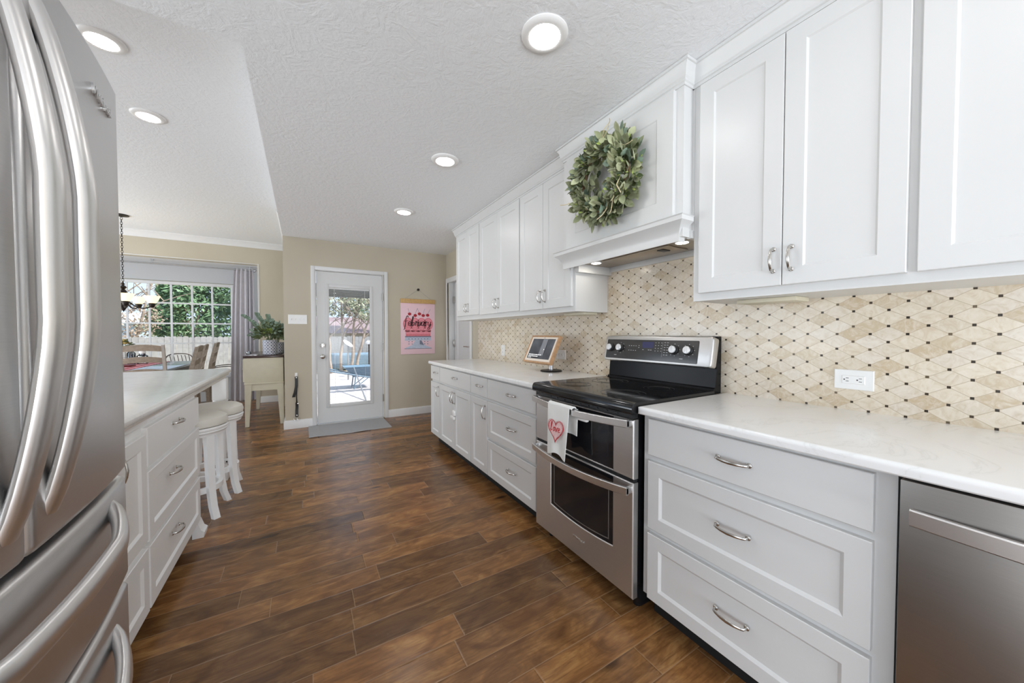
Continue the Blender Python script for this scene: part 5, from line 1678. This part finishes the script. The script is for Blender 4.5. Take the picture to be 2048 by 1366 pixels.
nh = thing('neighbor_house', 'low blue house beyond the fence at the left of the bay window', 'house', (-9.2, 25, -.2))
G().box(-12.5, -6.9, 24, 28, -.2, 1.75).build('wall', 'house_blue', nh)
g = G(); g.prism([(23.6, 1.7), (28.4, 1.7), (26, 2.3)], lambda u, v, w: (w, u, v), -12.8, -6.6); g.build('roof', 'roof_light', nh)
g = G(); g.box(-8.6, -7.7, 23.96, 24.0, .6, 1.4); g.build('window', 'display_black', nh)
nb = thing('neighbor_house', 'house with plum gray roof beyond the fence behind the glass door', 'house', (2.4, 22, -.2))
G().box(-1.2, 7, 20.6, 25, -.2, 1.25).build('wall', 'fence_gray', nb)
g = G(); g.prism([(20.2, 1.22), (25.4, 1.22), (22.8, 2.15)], lambda u, v, w: (w, u, v), -1.6, 7.4); g.build('roof', 'roof_plum', nb)
pb = thing('patio_cover_beam', 'dark patio cover beam across the top of the glass door view', 'beam', (1.4, 8.0, 1.93))
G().box(-.18, 4.5, 7.95, 8.08, 1.955, 2.20, .004).build('beam', 'porch_dark', pb)
g = G(); g.box(4.3, 4.42, 7.95, 8.07, -.12, 1.955); g.build('post', 'porch_dark', pb)
tp = thing('covered_pool', 'low rectangular pool under a blue gray tarp behind the patio', 'pool', (2.2, 14.6, -.12))
G().box(.6, 4.6, 14.25, 15.0, -.12, .46, .08, 4).build('tarp', 'tarp_blue', tp)
# wheelbarrow
wbw = thing('wheelbarrow', 'blue wheelbarrow standing on the patio outside the glass door', 'wheelbarrow', (1.30, 9.3, -.12))
g = G(); c = (1.27, 9.3)
def tray_ring(s, z, ins=0): return [(c[0] + a * s * .44, c[1] + b * s * .30, z) for a, b in ((-1, -1), (1, -1), (1, 1), (-1, 1))]
g.loft([tray_ring(.55, .16), tray_ring(1.0, .40), tray_ring(1.03, .41), tray_ring(.96, .40), tray_ring(.50, .18)]); g.build('tray', 'barrow_blue', wbw)
for sy in (-1, 1):
    g = G(); g.tube([(c[0] + .55, c[1] + sy * .10, .06), (c[0] + .1, c[1] + sy * .22, .14), (c[0] - .75, c[1] + sy * .28, .34)], .018, 8); g.build('shaft', 'barrow_blue', wbw)
    g = G(); g.tube([(c[0] - .20, c[1] + sy * .24, .20), (c[0] - .24, c[1] + sy * .24, -.12)], .014, 8); g.build('leg', 'barrow_blue', wbw)
    g = G(); g.tube([(c[0] + .10, c[1] + sy * .22, .15), (c[0] - .22, c[1] + sy * .22, -.10)], .010, 8); g.build('brace', 'barrow_blue', wbw)
g = G(); g.tube([(c[0] + .56 + math.cos(a) * .15, c[1], .05 + math.sin(a) * .15) for a in [2 * PI * k / 20 for k in range(20)]], .03, 10, True); g.build('wheel', 'rubber_black', wbw)
pl = thing('garden_pole', 'long thin metal pole leaning on the wheelbarrow', 'pole', (1.1, 7.6, -.12))
G().tube([(1.05, 7.35, -.115), (1.02, 8.98, .40)], .015, 8).build('shaft', 'hose_metal', pl)
sd = thing('satellite_dish', 'white oval satellite dish on a short pole near the fence', 'satellite dish', (1.10, 11.0, -.12))
G().tube([(1.10, 11.0, -.12), (1.10, 11.0, .88)], .022, 8).build('mast', 'hose_metal', sd)
g = G(); ax = Vector((.55, -.35, .75)).normalized()
g.lathe([(.0, 0), (.06, .004), (.11, .015), (.15, .03), (.151, .034), (.11, .020), (.06, .009), (0, .005)], Vector((1.08, 10.96, .90)), 28, ax, caps=False); g.build('reflector', 'dish_white', sd)
sd2 = thing('path_light', 'small white lamp head on a dark stake right of the satellite dish', 'garden light', (1.75, 11.6, -.12))
G().tube([(1.75, 11.6, -.12), (1.75, 11.6, .88)], .02, 8).build('stake', 'iron_bronze', sd2)
G().sphere((1.75, 11.6, .93), .075, 14, 9, (1.2, 1, .8)).build('lamp_head', 'dish_white', sd2)
def patio_chair(label, x, y, rot):
    t = thing('patio_chair', label, 'chair', (0, 0, 0), 'wrought iron chairs outside the bay window')
    g = G()
    for k in range(9): g.tube([(-.2 + k * .05, -.2, .42), (-.2 + k * .05, .2, .42)], .005, 6)
    g.tube([(-.22, -.22, .42), (.22, -.22, .42), (.22, .22, .42), (-.22, .22, .42)], .010, 8, True); g.build('seat', 'iron_bronze', t)
    g = G(); g.tube(catmull([(-.22, -.22, .42), (-.23, -.28, .75), (-.15, -.31, .92), (.15, -.31, .92), (.23, -.28, .75), (.22, -.22, .42)], 6), .011, 8)
    for k in range(6):
        u = -.15 + k * .06; g.tube(catmull([(u, -.22, .43), (u + .02, -.26, .6), (u - .02, -.29, .75), (u, -.31, .91)], 4), .006, 6)
    g.build('backrest', 'iron_bronze', t)
    for sx in (-1, 1):
        g = G(); g.tube(catmull([(sx * .23, -.27, .66), (sx * .27, -.05, .68), (sx * .27, .2, .66), (sx * .26, .24, .58), (sx * .23, .2, .42)], 5), .010, 8); g.build('armrest', 'iron_bronze', t)
        for sy in (-1, 1):
            g = G(); g.tube([(sx * .22, sy * .22, .42), (sx * .25, sy * .26, 0)], .011, 8); g.build('leg', 'iron_bronze', t)
    t.location = (x, y, -.17); t.rotation_euler = (0, 0, rot); return t
pc = patio_chair('dark iron patio chair outside beside the gray drape', -1.42, 9.7, math.radians(95))
dup(pc, (-2.2, 9.9, -.17), math.radians(200), 'dark iron patio chair outside farther left behind the dining chairs')
